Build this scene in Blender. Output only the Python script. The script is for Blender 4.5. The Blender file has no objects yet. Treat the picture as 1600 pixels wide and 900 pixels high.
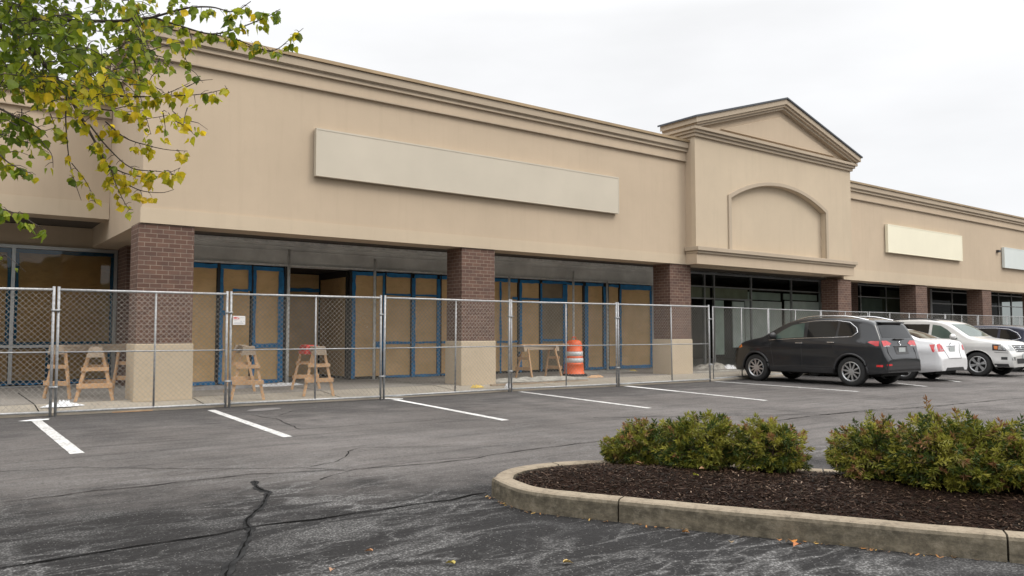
import bpy, bmesh, math, random
from mathutils import Vector, Matrix, noise
from mathutils.bvhtree import BVHTree

# ------------------------------------------------------------------ camera, sky, sun, exposure
scn = bpy.context.scene
rad = math.radians
YAW, PITCH, EYE, FPX = rad(36.8), math.atan(68/1215.0), 1.35, 1215.0
cam_d = bpy.data.cameras.new("camera"); cam = bpy.data.objects.new("camera", cam_d)
scn.collection.objects.link(cam); scn.camera = cam
cam_d.sensor_width = 36.0; cam_d.lens = 36.0*FPX/1600.0
cam_d.clip_start = 0.05; cam_d.clip_end = 2000
cam.location = (0, 0, EYE); cam.rotation_euler = (math.pi/2+PITCH, 0, -YAW)

SUN_EL, SUN_AZ = rad(44), rad(142)      # azimuth clockwise from +Y
W = bpy.data.worlds.new("World"); scn.world = W; W.use_nodes = True
nt = W.node_tree; nt.nodes.clear()
out = nt.nodes.new("ShaderNodeOutputWorld"); bg = nt.nodes.new("ShaderNodeBackground")
sky = nt.nodes.new("ShaderNodeTexSky"); sky.sky_type = 'NISHITA'; sky.sun_disc = False
sky.sun_elevation = SUN_EL; sky.sun_rotation = SUN_AZ
tc = nt.nodes.new("ShaderNodeTexCoord"); sep = nt.nodes.new("ShaderNodeSeparateXYZ")
nt.links.new(tc.outputs['Generated'], sep.inputs[0])
cr = nt.nodes.new("ShaderNodeValToRGB")          # overcast: brighter towards the zenith
rp = cr.color_ramp
rp.elements[0].position = 0.0; rp.elements[0].color = (.41, .412, .418, 1)
rp.elements[1].position = 0.9; rp.elements[1].color = (1.25, 1.25, 1.25, 1)
e_ = rp.elements.new(.38); e_.color = (.455, .456, .459, 1)
e_ = rp.elements.new(.55); e_.color = (.92, .92, .92, 1)
nt.links.new(sep.outputs['Z'], cr.inputs[0])
mp = nt.nodes.new("ShaderNodeMapping"); mp.inputs['Scale'].default_value = (1.2, 1.2, 4.0)
nz = nt.nodes.new("ShaderNodeTexNoise"); nz.inputs['Scale'].default_value = 1.6; nz.inputs['Detail'].default_value = 5
nt.links.new(tc.outputs['Generated'], mp.inputs[0]); nt.links.new(mp.outputs[0], nz.inputs['Vector'])
mr = nt.nodes.new("ShaderNodeMapRange"); mr.inputs[1].default_value = .3; mr.inputs[2].default_value = .7
mr.inputs[3].default_value = 21.0; mr.inputs[4].default_value = 25.5
nt.links.new(nz.outputs[0], mr.inputs[0])
vm = nt.nodes.new("ShaderNodeVectorMath"); vm.operation = 'SCALE'
nt.links.new(cr.outputs[0], vm.inputs[0]); nt.links.new(mr.outputs[0], vm.inputs['Scale'])
mx = nt.nodes.new("ShaderNodeMix"); mx.data_type = 'RGBA'; mx.inputs[0].default_value = 0.93
nt.links.new(sky.outputs[0], mx.inputs[6]); nt.links.new(vm.outputs[0], mx.inputs[7])
nt.links.new(mx.outputs[2], bg.inputs[0]); bg.inputs[1].default_value = 0.10
nt.links.new(bg.outputs[0], out.inputs[0])

sd = bpy.data.lights.new("sun", 'SUN'); sd.energy = 1.5; sd.angle = rad(24); sd.color = (1.0, .93, .83)
so = bpy.data.objects.new("sun", sd); scn.collection.objects.link(so)
dv = Vector((math.sin(SUN_AZ)*math.cos(SUN_EL), math.cos(SUN_AZ)*math.cos(SUN_EL), math.sin(SUN_EL)))
so.rotation_euler = dv.to_track_quat('Z', 'Y').to_euler(); so.location = dv*60

scn.view_settings.view_transform = 'Standard'; scn.view_settings.look = 'None'
scn.view_settings.exposure = 0.0; scn.view_settings.gamma = 1.0
scn.render.engine = 'CYCLES'
scn.cycles.max_bounces = 6; scn.cycles.diffuse_bounces = 3; scn.cycles.glossy_bounces = 3
scn.cycles.transparent_max_bounces = 12; scn.cycles.transmission_bounces = 4

rng = random.Random(7)
def U(a, b): return rng.uniform(a, b)

# measuring helpers: where a sight line of the survey meets a plane
_F = Vector((math.sin(YAW)*math.cos(PITCH), math.cos(YAW)*math.cos(PITCH), math.sin(PITCH)))
_R = Vector((math.cos(YAW), -math.sin(YAW), 0)); _U = _R.cross(_F); _C = Vector((0, 0, EYE))
def sight(x, y): return _F*FPX + _R*(x-800) - _U*(y-450)
def onz(x, y, z=0.0):
    d = sight(x, y); return _C + d*((z-EYE)/d.z)
def ony(x, y, Y):
    d = sight(x, y); return _C + d*(Y/d.y)
def atd(x, y, dist): return _C + sight(x, y)*(dist/FPX)
def sx(x, Y=18.4): return ony(x, 500, Y).x

# ------------------------------------------------------------------ materials
def mat(name):
    m = bpy.data.materials.new(name); m.use_nodes = True
    return m, m.node_tree, m.node_tree.nodes['Principled BSDF']
def N(t, k, **kw):
    n = t.nodes.new(k)
    for a, b in kw.items():
        if a in n.inputs: n.inputs[a].default_value = b
        else: setattr(n, a, b)
    return n
def coords(t, scale=(1, 1, 1)):
    g = N(t, "ShaderNodeTexCoord"); m = N(t, "ShaderNodeMapping"); m.inputs['Scale'].default_value = scale
    t.links.new(g.outputs['Object'], m.inputs[0]); return m.outputs[0]
def nse(t, v, scale, detail=4, rough=.55, dist=0):
    n = N(t, "ShaderNodeTexNoise"); n.inputs['Scale'].default_value = scale; n.inputs['Detail'].default_value = detail
    n.inputs['Roughness'].default_value = rough; n.inputs['Distortion'].default_value = dist
    t.links.new(v, n.inputs['Vector']); return n.outputs[0]
def rmp(t, f, lo, hi, a=0.0, b=1.0, smooth=False):
    n = N(t, "ShaderNodeMapRange"); n.inputs[1].default_value = lo; n.inputs[2].default_value = hi
    n.inputs[3].default_value = a; n.inputs[4].default_value = b
    if smooth: n.interpolation_type = 'SMOOTHSTEP'
    t.links.new(f, n.inputs[0]); return n.outputs[0]
def mth(t, op, a, b=None):
    n = N(t, "ShaderNodeMath", operation=op)
    for i, v in enumerate((a, b)):
        if v is None: continue
        if isinstance(v, (int, float)): n.inputs[i].default_value = v
        else: t.links.new(v, n.inputs[i])
    return n.outputs[0]
def mix(t, f, a, b):
    n = N(t, "ShaderNodeMix", data_type='RGBA')
    for i, v in ((0, f), (6, a), (7, b)):
        if isinstance(v, tuple): n.inputs[i].default_value = v if len(v) == 4 else (*v, 1)
        elif isinstance(v, (int, float)): n.inputs[i].default_value = v
        else: t.links.new(v, n.inputs[i])
    return n.outputs[2]
def bump(t, p, h, s=.3, d=.01):
    b = N(t, "ShaderNodeBump"); b.inputs['Strength'].default_value = s; b.inputs['Distance'].default_value = d
    t.links.new(h, b.inputs['Height']); t.links.new(b.outputs[0], p.inputs['Normal'])
def simple(name, col, rough=.6, metal=0., var=.12, sc=6., bs=0., bsc=60., spec=.5, coat=0.):
    m, t, p = mat(name); v = coords(t)
    n = nse(t, v, sc, 5)
    d = tuple(c*(1-var) for c in col); l = tuple(min(1, c*(1+var)) for c in col)
    t.links.new(mix(t, rmp(t, n, .3, .7), d, l), p.inputs['Base Color'])
    p.inputs['Roughness'].default_value = rough; p.inputs['Metallic'].default_value = metal
    p.inputs['Specular IOR Level'].default_value = spec
    if coat: p.inputs['Coat Weight'].default_value = coat; p.inputs['Coat Roughness'].default_value = .05
    if bs: bump(t, p, nse(t, v, bsc, 3), bs, .01)
    return m

def stucco(name, col):
    m, t, p = mat(name); v = coords(t)
    big = nse(t, v, .35, 4, .6); mid = nse(t, v, 2.2, 5, .6)
    st = nse(t, coords(t, (5.0, 5.0, .35)), 1.0, 5, .65)
    c = mix(t, rmp(t, big, .3, .7), tuple(k*.92 for k in col), tuple(k*1.05 for k in col))
    c = mix(t, rmp(t, mid, .45, .8, 0, .25), c, tuple(k*.82 for k in col))
    c = mix(t, rmp(t, st, .52, .78, 0, .22), c, (col[0]*.68, col[1]*.66, col[2]*.64))
    fine = nse(t, v, 90, 3)
    c = mix(t, rmp(t, fine, .3, .7, 0, .15), c, tuple(k*.75 for k in col))
    t.links.new(c, p.inputs['Base Color']); p.inputs['Roughness'].default_value = .92
    p.inputs['Specular IOR Level'].default_value = .2
    bump(t, p, mth(t, 'ADD', fine, mid), .25, .006)
    return m
M = {}
M['stucco'] = stucco('stucco_tan', (.535, .43, .318))
M['stucco_light'] = stucco('stucco_light_tan', (.565, .465, .345))
M['stucco_trim'] = stucco('stucco_trim', (.455, .375, .285))
M['cap'] = simple('parapet_cap_metal', (.33, .24, .14), .5, .2, .15, 2)
M['flash'] = simple('grey_flashing', (.07, .075, .085), .45, .5)
M['sign'] = simple('blank_sign_face', (.53, .475, .385), .6, 0, .05, .8)
M['sign_cream'] = simple('cream_sign_face', (.82, .77, .60), .5, 0, .03, .8)
M['sign_grey'] = simple('pale_grey_sign_face', (.62, .66, .64), .5, 0, .04, .8)
M['alu'] = simple('aluminium', (.42, .43, .44), .38, .75, .12, 3)
M['header'] = simple('dull_metal_header', (.78, .78, .75), .42, .1, .22, 1.3)
M['galv'] = simple('galvanised_steel', (.34, .345, .35), .5, .25, .3, 25)
M['galv_rail'] = simple('galvanised_rail', (.42, .425, .43), .5, .25, .25, 25)
M['post'] = simple('canopy_post_steel', (.80, .80, .78), .5, .0, .2, 9)
M['wire'] = simple('chain_link_wire', (.36, .345, .31), .55, .2, .2, 10)
M['dark_frame'] = simple('dark_bronze_frame', (.02, .02, .022), .4, .3)
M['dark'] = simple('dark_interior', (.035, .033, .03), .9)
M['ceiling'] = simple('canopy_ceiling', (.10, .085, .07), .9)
M['int_floor'] = simple('interior_floor', (.12, .12, .115), .6)
M['board_white'] = simple('white_board', (.93, .96, .94), .7, 0, .12, 2.5)
M['board_green'] = simple('pale_green_board', (.58, .66, .60), .7, 0, .15, 2)
M['board_olive'] = simple('olive_board', (.34, .34, .25), .7, 0, .2, 2)
M['black'] = simple('black_rubber', (.018, .018, .018), .75, 0, .2, 30)
M['plastic_white'] = simple('white_plastic', (.75, .76, .78), .4, 0, .08, 9, .4, 18)
M['plastic_grey'] = simple('grey_tarpaulin', (.30, .31, .33), .4, 0, .35, 7, .5, 14)
M['yellow'] = simple('yellow_cloth', (.62, .44, .10), .8, 0, .2, 9, .5, 30)
M['rubble'] = simple('broken_concrete', (.36, .34, .30), .95, 0, .35, 8, .6, 25)
M['orange'] = simple('orange_plastic', (.80, .13, .03), .5, 0, .12, 5)
M['reflective'] = simple('reflective_white', (.62, .64, .65), .4, 0, .12, 8)
M['red_paint'] = simple('red_paint', (.55, .06, .05), .6, 0, .2, 12)
M['paper_white'] = simple('white_paper', (.74, .72, .70), .6, 0, .04, 6)
M['ink_red'] = simple('red_ink', (.62, .12, .12), .7)
M['ink_grey'] = simple('grey_ink', (.42, .43, .46), .7)
M['steel_dark'] = simple('dark_car_underside', (.012, .012, .012), .8)
M['rim'] = simple('alloy_rim', (.55, .56, .57), .3, .8, .08, 9)
M['tyre'] = simple('tyre_rubber', (.022, .022, .022), .8, 0, .15, 30)
M['chrome'] = simple('chrome', (.75, .76, .78), .15, 1., .03, 9)
M['plate'] = simple('licence_plate', (.42, .45, .45), .45, 0, .1, 20)
M['trim_black'] = simple('black_trim', (.03, .03, .032), .5)

def wood(name, a, b):
    m, t, p = mat(name); v = coords(t, (3, 22, 22))
    n = nse(t, v, 1.6, 5, .6, .6); k = nse(t, coords(t), 3.5, 3)
    c = mix(t, rmp(t, n, .3, .7), a, b); c = mix(t, rmp(t, k, .55, .75, 0, .45), c, tuple(x*.55 for x in a))
    t.links.new(c, p.inputs['Base Color']); p.inputs['Roughness'].default_value = .75
    bump(t, p, n, .3, .003); return m
M['wood'] = wood('pine_lumber', (.44, .25, .125), (.66, .43, .25))
M['wood_grey'] = wood('weathered_lumber', (.27, .20, .14), (.46, .37, .28))

def brick(name):
    m, t, p = mat(name); g = N(t, "ShaderNodeTexCoord"); s = N(t, "ShaderNodeSeparateXYZ"); t.links.new(g.outputs['Object'], s.inputs[0])
    c = N(t, "ShaderNodeCombineXYZ"); t.links.new(mth(t, 'ADD', s.outputs[0], s.outputs[1]), c.inputs[0]); t.links.new(s.outputs[2], c.inputs[1])
    b = N(t, "ShaderNodeTexBrick"); t.links.new(c.outputs[0], b.inputs[0])
    b.inputs['Scale'].default_value = 1; b.inputs['Brick Width'].default_value = .205; b.inputs['Row Height'].default_value = .082
    b.inputs['Mortar Size'].default_value = .0075; b.inputs['Mortar Smooth'].default_value = .3; b.inputs['Bias'].default_value = -.2
    b.inputs['Color1'].default_value = (.115, .060, .043, 1); b.inputs['Color2'].default_value = (.170, .095, .068, 1)
    b.inputs['Mortar'].default_value = (.27, .205, .16, 1)
    n = nse(t, g.outputs['Object'], 5, 5)
    c2 = mix(t, rmp(t, n, .35, .75, 0, .5), b.outputs[0], (.075, .05, .045))
    t.links.new(c2, p.inputs['Base Color']); p.inputs['Roughness'].default_value = .88
    h = mth(t, 'SUBTRACT', mth(t, 'MULTIPLY', nse(t, g.outputs['Object'], 60, 3), .3), b.outputs[1])
    bump(t, p, h, .6, .008); return m
M['brick'] = brick('brown_brick')

def concrete(name, col, stain=.35, sc=2.0, joints=False):
    m, t, p = mat(name); v = coords(t)
    a = nse(t, v, sc, 6, .62); f = nse(t, v, 70, 3); s = nse(t, v, 7, 4, .6)
    c = mix(t, rmp(t, a, .3, .7), tuple(k*(1-stain) for k in col), tuple(k*1.05 for k in col))
    c = mix(t, rmp(t, s, .55, .8, 0, .4), c, tuple(k*.6 for k in col))
    c = mix(t, rmp(t, f, .35, .7, 0, .25), c, tuple(k*.65 for k in col))
    t.links.new(c, p.inputs['Base Color']); p.inputs['Roughness'].default_value = .9
    bump(t, p, mth(t, 'ADD', f, s), .35, .006); return m
M['base'] = concrete('pillar_base_concrete', (.58, .475, .345), .08, 1.5)
M['walk'] = concrete('walk_concrete', (.30, .275, .245), .22, .8)
M['apron'] = concrete('apron_concrete', (.40, .355, .29), .2, 1.2)

def kerb_mat():
    m, t, p = mat('kerb_concrete'); v = coords(t); g = N(t, "ShaderNodeNewGeometry")
    s = N(t, "ShaderNodeSeparateXYZ"); t.links.new(g.outputs['Normal'], s.inputs[0])
    a = nse(t, v, 3, 6, .62); f = nse(t, v, 55, 4, .7); st = nse(t, coords(t, (2.5, 2.5, 9)), 1.6, 5, .7)
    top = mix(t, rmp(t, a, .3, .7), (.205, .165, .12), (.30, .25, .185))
    # the top is paler, the vertical face darker and stained, split by the normal
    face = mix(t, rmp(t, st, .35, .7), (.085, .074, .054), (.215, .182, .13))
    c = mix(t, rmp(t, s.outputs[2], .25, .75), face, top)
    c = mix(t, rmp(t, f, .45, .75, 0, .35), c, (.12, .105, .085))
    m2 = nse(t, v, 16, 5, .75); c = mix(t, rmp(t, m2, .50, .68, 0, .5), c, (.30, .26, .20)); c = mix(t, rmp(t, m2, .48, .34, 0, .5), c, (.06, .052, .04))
    t.links.new(c, p.inputs['Base Color']); p.inputs['Roughness'].default_value = .92; p.inputs['Specular IOR Level'].default_value = .2
    bump(t, p, mth(t, 'ADD', f, a), .5, .008); return m
M['kerb'] = kerb_mat()

def asphalt():
    m, t, p = mat('asphalt'); g = N(t, "ShaderNodeTexCoord"); v = g.outputs['Object']
    s = N(t, "ShaderNodeSeparateXYZ"); t.links.new(v, s.inputs[0])
    big = nse(t, v, .35, 5, .6); mid = nse(t, v, 1.3, 6, .6); fine = nse(t, v, 150, 2, .7); grit = nse(t, v, 45, 3, .7)
    lo = mix(t, rmp(t, big, .3, .7), (.125, .113, .107), (.220, .202, .192))
    lo = mix(t, rmp(t, mid, .42, .78, 0, .5), lo, (.085, .081, .080))
    # fresher, darker sealer over the drive lane in front
    edge = mth(t, 'ADD', mth(t, 'ADD', s.outputs[1], mth(t, 'MULTIPLY', s.outputs[0], .35)), rmp(t, mid, .2, .8, -1.3, 1.3))
    seal = rmp(t, edge, 6.4, 8.6, 1, 0, True)
    near = mix(t, rmp(t, mid, .3, .7), (.009, .0095, .0105), (.020, .020, .021))
    c = mix(t, mth(t, 'MULTIPLY', seal, .9), lo, near)
    # dark band against the walk
    bnd = rmp(t, mth(t, 'ADD', s.outputs[1], rmp(t, mid, .3, .7, -1.2, 1.2)), 10.6, 13.2, 0, .55, True)
    c = mix(t, bnd, c, (.062, .060, .061))
    mpl = N(t, "ShaderNodeMapping"); mpl.inputs['Rotation'].default_value = (0, 0, rad(-32)); mpl.inputs['Scale'].default_value = (.35, 3.2, 1)
    t.links.new(v, mpl.inputs[0]); lng = nse(t, mpl.outputs[0], 1.5, 6, .7, .4)
    c = mix(t, rmp(t, lng, .50, .66, 0, .42), c, (.040, .039, .040)); c = mix(t, mth(t, 'MULTIPLY', rmp(t, lng, .46, .32, 0, .20), mth(t, 'SUBTRACT', 1.0, mth(t, 'MULTIPLY', seal, .8))), c, (.22, .21, .205))
    # pale worn tracks: distorted thin bands broken into flecks
    mpn = N(t, "ShaderNodeMapping"); mpn.inputs['Rotation'].default_value = (0, 0, rad(-36)); mpn.inputs['Scale'].default_value = (.62, 1.5, 1)
    t.links.new(v, mpn.inputs[0])
    def ridge(sc, w, off):
        mo = N(t, "ShaderNodeVectorMath", operation='ADD'); mo.inputs[1].default_value = (off, off*.7, 0); t.links.new(mpn.outputs[0], mo.inputs[0])
        n = nse(t, mo.outputs[0], sc, 3, .5, .9)
        return rmp(t, mth(t, 'ABSOLUTE', mth(t, 'SUBTRACT', n, .5)), 0, w, 1, 0)
    rr = mth(t, 'MAXIMUM', mth(t, 'MAXIMUM', ridge(.95, .042, 0), mth(t, 'MULTIPLY', ridge(1.9, .042, 9.3), .85)), mth(t, 'MULTIPLY', ridge(4.3, .035, 21.7), .35))
    patch = rmp(t, nse(t, v, .55, 3), .42, .62)
    def specks(sc, keep, size):
        vo = N(t, "ShaderNodeTexVoronoi"); vo.inputs['Scale'].default_value = sc; vo.inputs['Randomness'].default_value = 1; t.links.new(v, vo.inputs['Vector'])
        sr = N(t, "ShaderNodeSeparateColor"); t.links.new(vo.outputs['Color'], sr.inputs[0])
        return mth(t, 'MULTIPLY', rmp(t, vo.outputs['Distance'], size, size*.6, 0, 1), rmp(t, sr.outputs[0], 1-keep, 1-keep+.05))
    fleck = specks(58, .75, .50)
    fleck2 = mth(t, 'MULTIPLY', rmp(t, nse(t, v, 40, 3, .8), .50, .60), .55)
    track = mth(t, 'MULTIPLY', mth(t, 'MULTIPLY', rr, mth(t, 'MAXIMUM', fleck, fleck2)), mth(t, 'ADD', mth(t, 'MULTIPLY', patch, .8), .2))
    lane = rmp(t, edge, 7.6, 10.5, 1, .30, True)
    broad = mth(t, 'MULTIPLY', mth(t, 'MULTIPLY', rr, mth(t, 'ADD', mth(t, 'MULTIPLY', patch, .8), .2)), lane)
    c = mix(t, mth(t, 'MULTIPLY', broad, .32), c, (.20, .195, .19))
    c = mix(t, mth(t, 'MULTIPLY', mth(t, 'MULTIPLY', track, lane), .9), c, (.36, .355, .35))
    c = mix(t, mth(t, 'MULTIPLY', specks(70, .10, .42), .6), c, (.36, .35, .34))
    c = mix(t, mth(t, 'MULTIPLY', specks(47, .22, .5), .35), c, (.03, .03, .03))
    c = mix(t, rmp(t, fine, .35, .7, 0, .35), c, (.02, .02, .02))
    c = mix(t, mth(t, 'MULTIPLY', rmp(t, grit, .54, .70, 0, .32), mth(t, 'SUBTRACT', 1.0, mth(t, 'MULTIPLY', seal, .65))), c, (.26, .25, .245))
    g2 = nse(t, v, 24, 4, .8); c = mix(t, rmp(t, g2, .30, .48, .55, 0), c, (.022, .022, .023)); c = mix(t, mth(t, 'MULTIPLY', rmp(t, g2, .56, .72, 0, .22), mth(t, 'SUBTRACT', 1.0, mth(t, 'MULTIPLY', seal, .8))), c, (.24, .235, .23))
    t.links.new(c, p.inputs['Base Color'])
    t.links.new(rmp(t, mid, .3, .7, .72, .95), p.inputs['Roughness']); p.inputs['Specular IOR Level'].default_value = .10
    bump(t, p, mth(t, 'ADD', mth(t, 'ADD', fine, grit), g2), .8, .012); return m
M['asphalt'] = asphalt()

def paint():
    m, t, p = mat('worn_white_paint'); v = coords(t)
    n = nse(t, v, 30, 5, .75); b = nse(t, v, 4, 4)
    k = mth(t, 'ADD', n, mth(t, 'MULTIPLY', b, .3))
    c = mix(t, rmp(t, k, .52, .68, .9, 0), (.62, .615, .60), (.15, .145, .14))
    t.links.new(c, p.inputs['Base Color']); p.inputs['Roughness'].default_value = .8
    bump(t, p, nse(t, v, 120, 2), .3, .005); return m
M['paint'] = paint()
M['paint_fresh'] = simple('fresh_white_paint', (.78, .78, .77), .6, 0, .06, 10, .3, 30)
M['crack'] = simple('dark_crack', (.006, .006, .006), .95, 0, .3, 12, spec=.03)
M['sealer'] = simple('crack_sealer', (.027, .027, .0275), .9, 0, .5, 9, .4, 40, spec=.06)
M['old_patch'] = simple('pale_patch', (.17, .16, .155), .9, 0, .2, 8)

def kraft():
    m, t, p = mat('kraft_paper'); v = coords(t)
    a = nse(t, v, 1.4, 4); w = nse(t, coords(t, (1.2, 1.2, 3.2)), 3.2, 4, .55, 1.2)
    c = mix(t, rmp(t, a, .3, .7), (.62, .395, .175), (.80, .54, .27)); c = mix(t, rmp(t, w, .5, .75, 0, .35), c, (.46, .31, .17))
    t.links.new(c, p.inputs['Base Color']); p.inputs['Roughness'].default_value = .75; bump(t, p, w, .55, .03); return m
M['kraft'] = kraft()
M['kraft_dark'] = simple('dull_kraft_paper', (.26, .20, .125), .8, 0, .2, 1.5, .3, 5)
M['tape'] = simple('blue_tape', (.012, .18, .42), .55, 0, .25, 9)

def glass(name, tint=(.55, .6, .58), refl=.5):
    m, t, p = mat(name); t.nodes.remove(p); o = t.nodes['Material Output']
    tr = N(t, "ShaderNodeBsdfTransparent"); tr.inputs[0].default_value = (*tint, 1)
    gl = N(t, "ShaderNodeBsdfGlossy"); gl.inputs['Roughness'].default_value = .02; gl.inputs[0].default_value = (.9, .92, .92, 1)
    nb = N(t, "ShaderNodeBump"); nb.inputs['Strength'].default_value = .03; t.links.new(nse(t, coords(t), .8, 2), nb.inputs['Height']); t.links.new(nb.outputs[0], gl.inputs['Normal'])
    fr = N(t, "ShaderNodeFresnel"); fr.inputs[0].default_value = 1.5
    mxs = N(t, "ShaderNodeMixShader"); t.links.new(mth(t, 'MULTIPLY', fr.outputs[0], refl*2), mxs.inputs[0])
    t.links.new(tr.outputs[0], mxs.inputs[1]); t.links.new(gl.outputs[0], mxs.inputs[2]); t.links.new(mxs.outputs[0], o.inputs[0]); return m
M['glass'] = glass('shop_glass', (.82, .87, .84), .24)
M['glass_dark'] = glass('dim_shop_glass', (.35, .38, .37), .07)
M['glass_brown'] = glass('tinted_shop_glass', (.62, .60, .54), .5)

def car_paint(name, col, metal=.3, rough=.35):
    m, t, p = mat(name); v = coords(t)
    n = nse(t, v, 4, 4); d = nse(t, coords(t, (1, 1, 3)), 6, 5)
    s = N(t, "ShaderNodeSeparateXYZ"); t.links.new(v, s.inputs[0])
    c = mix(t, rmp(t, n, .3, .7, 0, .3), (*col,), tuple(k*.88 for k in col))
    dirt = mth(t, 'MULTIPLY', rmp(t, s.outputs[2], .2, .7, .18, 0), rmp(t, d, .35, .7))
    c = mix(t, dirt, c, (.12, .11, .10))
    t.links.new(c, p.inputs['Base Color']); p.inputs['Metallic'].default_value = metal; p.inputs['Roughness'].default_value = rough
    p.inputs['Coat Weight'].default_value = .8; p.inputs['Coat Roughness'].default_value = .06; return m
M['paint_dark'] = car_paint('charcoal_car_paint', (.017, .019, .023), .4, .38)
M['paint_white'] = car_paint('white_car_paint', (.72, .72, .73), 0, .35)
M['paint_silver'] = car_paint('silver_car_paint', (.68, .675, .66), .25, .38)
M['paint_blue'] = car_paint('dark_blue_car_paint', (.018, .022, .045), .4, .38)
def car_glass(name, col):
    m, t, p = mat(name); v = coords(t)
    t.links.new(mix(t, nse(t, v, 2.0, 2), tuple(c*.6 for c in col), tuple(c*1.5 for c in col)), p.inputs['Base Color'])
    p.inputs['Roughness'].default_value = .04; p.inputs['Specular IOR Level'].default_value = .55; return m
M['car_glass'] = car_glass('dark_car_glass', (.010, .011, .012))
M['car_glass_clear'] = car_glass('green_car_glass', (.075, .105, .09))
M['lamp_red'] = simple('red_lamp', (.55, .015, .02), .15, 0, .15, 12, coat=.8)
M['lamp_clear'] = simple('clear_lamp', (.42, .43, .43), .12, .5, .5, 22, coat=.8)
M['lamp_amber'] = simple('amber_lamp', (.72, .20, .03), .2, 0, .1, 16, coat=.8)

def leafmat(name, attr='tone', trans=.4, spec=.35):
    m, t, p = mat(name); a = N(t, "ShaderNodeAttribute", attribute_name=attr)
    n = nse(t, coords(t), 30, 3)
    c = mix(t, rmp(t, n, .35, .7, 0, .35), a.outputs['Color'], mix(t, .55, a.outputs['Color'], (.02, .02, .005)))
    t.links.new(c, p.inputs['Base Color']); p.inputs['Roughness'].default_value = .5; p.inputs['Specular IOR Level'].default_value = spec
    tl = N(t, "ShaderNodeBsdfTranslucent"); t.links.new(c, tl.inputs[0]); ms = N(t, "ShaderNodeMixShader"); ms.inputs[0].default_value = trans
    o = t.nodes['Material Output']; t.links.new(p.outputs[0], ms.inputs[1]); t.links.new(tl.outputs[0], ms.inputs[2]); t.links.new(ms.outputs[0], o.inputs[0]); return m
M['leaf'] = leafmat('tree_leaf', trans=.5); M['shrub_leaf'] = leafmat('shrub_leaf', trans=.25)
M['bark'] = simple('bark', (.055, .042, .035), .9, 0, .35, 14, .6, 30)
M['twig'] = simple('twig', (.10, .065, .045), .85, 0, .3, 20)
M['fallen'] = leafmat('fallen_leaf', trans=.1)
def mulchmat():
    m, t, p = mat('bark_mulch'); v = coords(t)
    vo = N(t, "ShaderNodeTexVoronoi"); vo.inputs['Scale'].default_value = 45; t.links.new(v, vo.inputs['Vector'])
    c = mix(t, rmp(t, nse(t, v, 30, 4, .7), .35, .7), (.009, .0055, .004), (.035, .020, .014)); c = mix(t, rmp(t, nse(t, v, 2, 4), .4, .7, 0, .5), c, (.02, .012, .01))
    t.links.new(c, p.inputs['Base Color']); p.inputs['Roughness'].default_value = .95; p.inputs['Specular IOR Level'].default_value = .05
    bump(t, p, vo.outputs[0], .9, .03); return m
M['mulch'] = mulchmat(); M['chips'] = leafmat('mulch_chip', trans=0.0, spec=.06)

# ------------------------------------------------------------------ mesh helpers
def tag(o, label=None, cat=None, group=None, kind=None):
    if label: o['label'] = label
    if cat: o['category'] = cat
    if group: o['group'] = group
    if kind: o['kind'] = kind
    return o
def empty(name, loc=(0, 0, 0), rz=0, label=None, cat=None, group=None):
    o = bpy.data.objects.new(name, None); scn.collection.objects.link(o); o.location = loc; o.rotation_euler = (0, 0, rz)
    o.empty_display_size = .2
    return tag(o, label, cat, group)
def wloc(o):
    v = Vector((0, 0, 0))
    while o is not None: v += Vector(o.location); o = o.parent
    return v
def link(name, bm, mats, parent=None, world=True, smooth=False, keep=False, bevel=0):
    me = bpy.data.meshes.new(name)
    if parent is not None and world: bmesh.ops.translate(bm, verts=bm.verts, vec=-wloc(parent))
    bm.to_mesh(me); bm.free()
    for m in (mats if isinstance(mats, (list, tuple)) else [mats]): me.materials.append(M[m] if isinstance(m, str) else m)
    if smooth:
        for p in me.polygons: p.use_smooth = True
    o = bpy.data.objects.new(name, me); scn.collection.objects.link(o)
    if parent is not None: o.parent = parent
    if bevel:
        b = o.modifiers.new("bevel", 'BEVEL'); b.width = bevel; b.segments = 2; b.limit_method = 'ANGLE'; b.angle_limit = rad(40)
    return o
def box(bm, x0, x1, y0, y1, z0, z1, mi=0):
    v = [bm.verts.new((x, y, z)) for z in (z0, z1) for y in (y0, y1) for x in (x0, x1)]
    for q in ((0, 2, 3, 1), (4, 5, 7, 6), (0, 1, 5, 4), (2, 6, 7, 3), (0, 4, 6, 2), (1, 3, 7, 5)):
        f = bm.faces.new([v[i] for i in q]); f.material_index = mi
def bar(bm, a, b, w, h=None, up=(0, 0, 1), mi=0):
    a, b = Vector(a), Vector(b); h = h or w; d = (b-a).normalized(); u = Vector(up)
    if abs(d.dot(u)) > .98: u = Vector((1, 0, 0))
    s = d.cross(u).normalized(); u = s.cross(d).normalized()
    v = [bm.verts.new(p + s*(w/2*i) + u*(h/2*j)) for p in (a, b) for i, j in ((-1, -1), (1, -1), (1, 1), (-1, 1))]
    for q in ((0, 3, 2, 1), (4, 5, 6, 7), (0, 1, 5, 4), (1, 2, 6, 5), (2, 3, 7, 6), (3, 0, 4, 7)):
        f = bm.faces.new([v[i] for i in q]); f.material_index = mi
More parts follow.
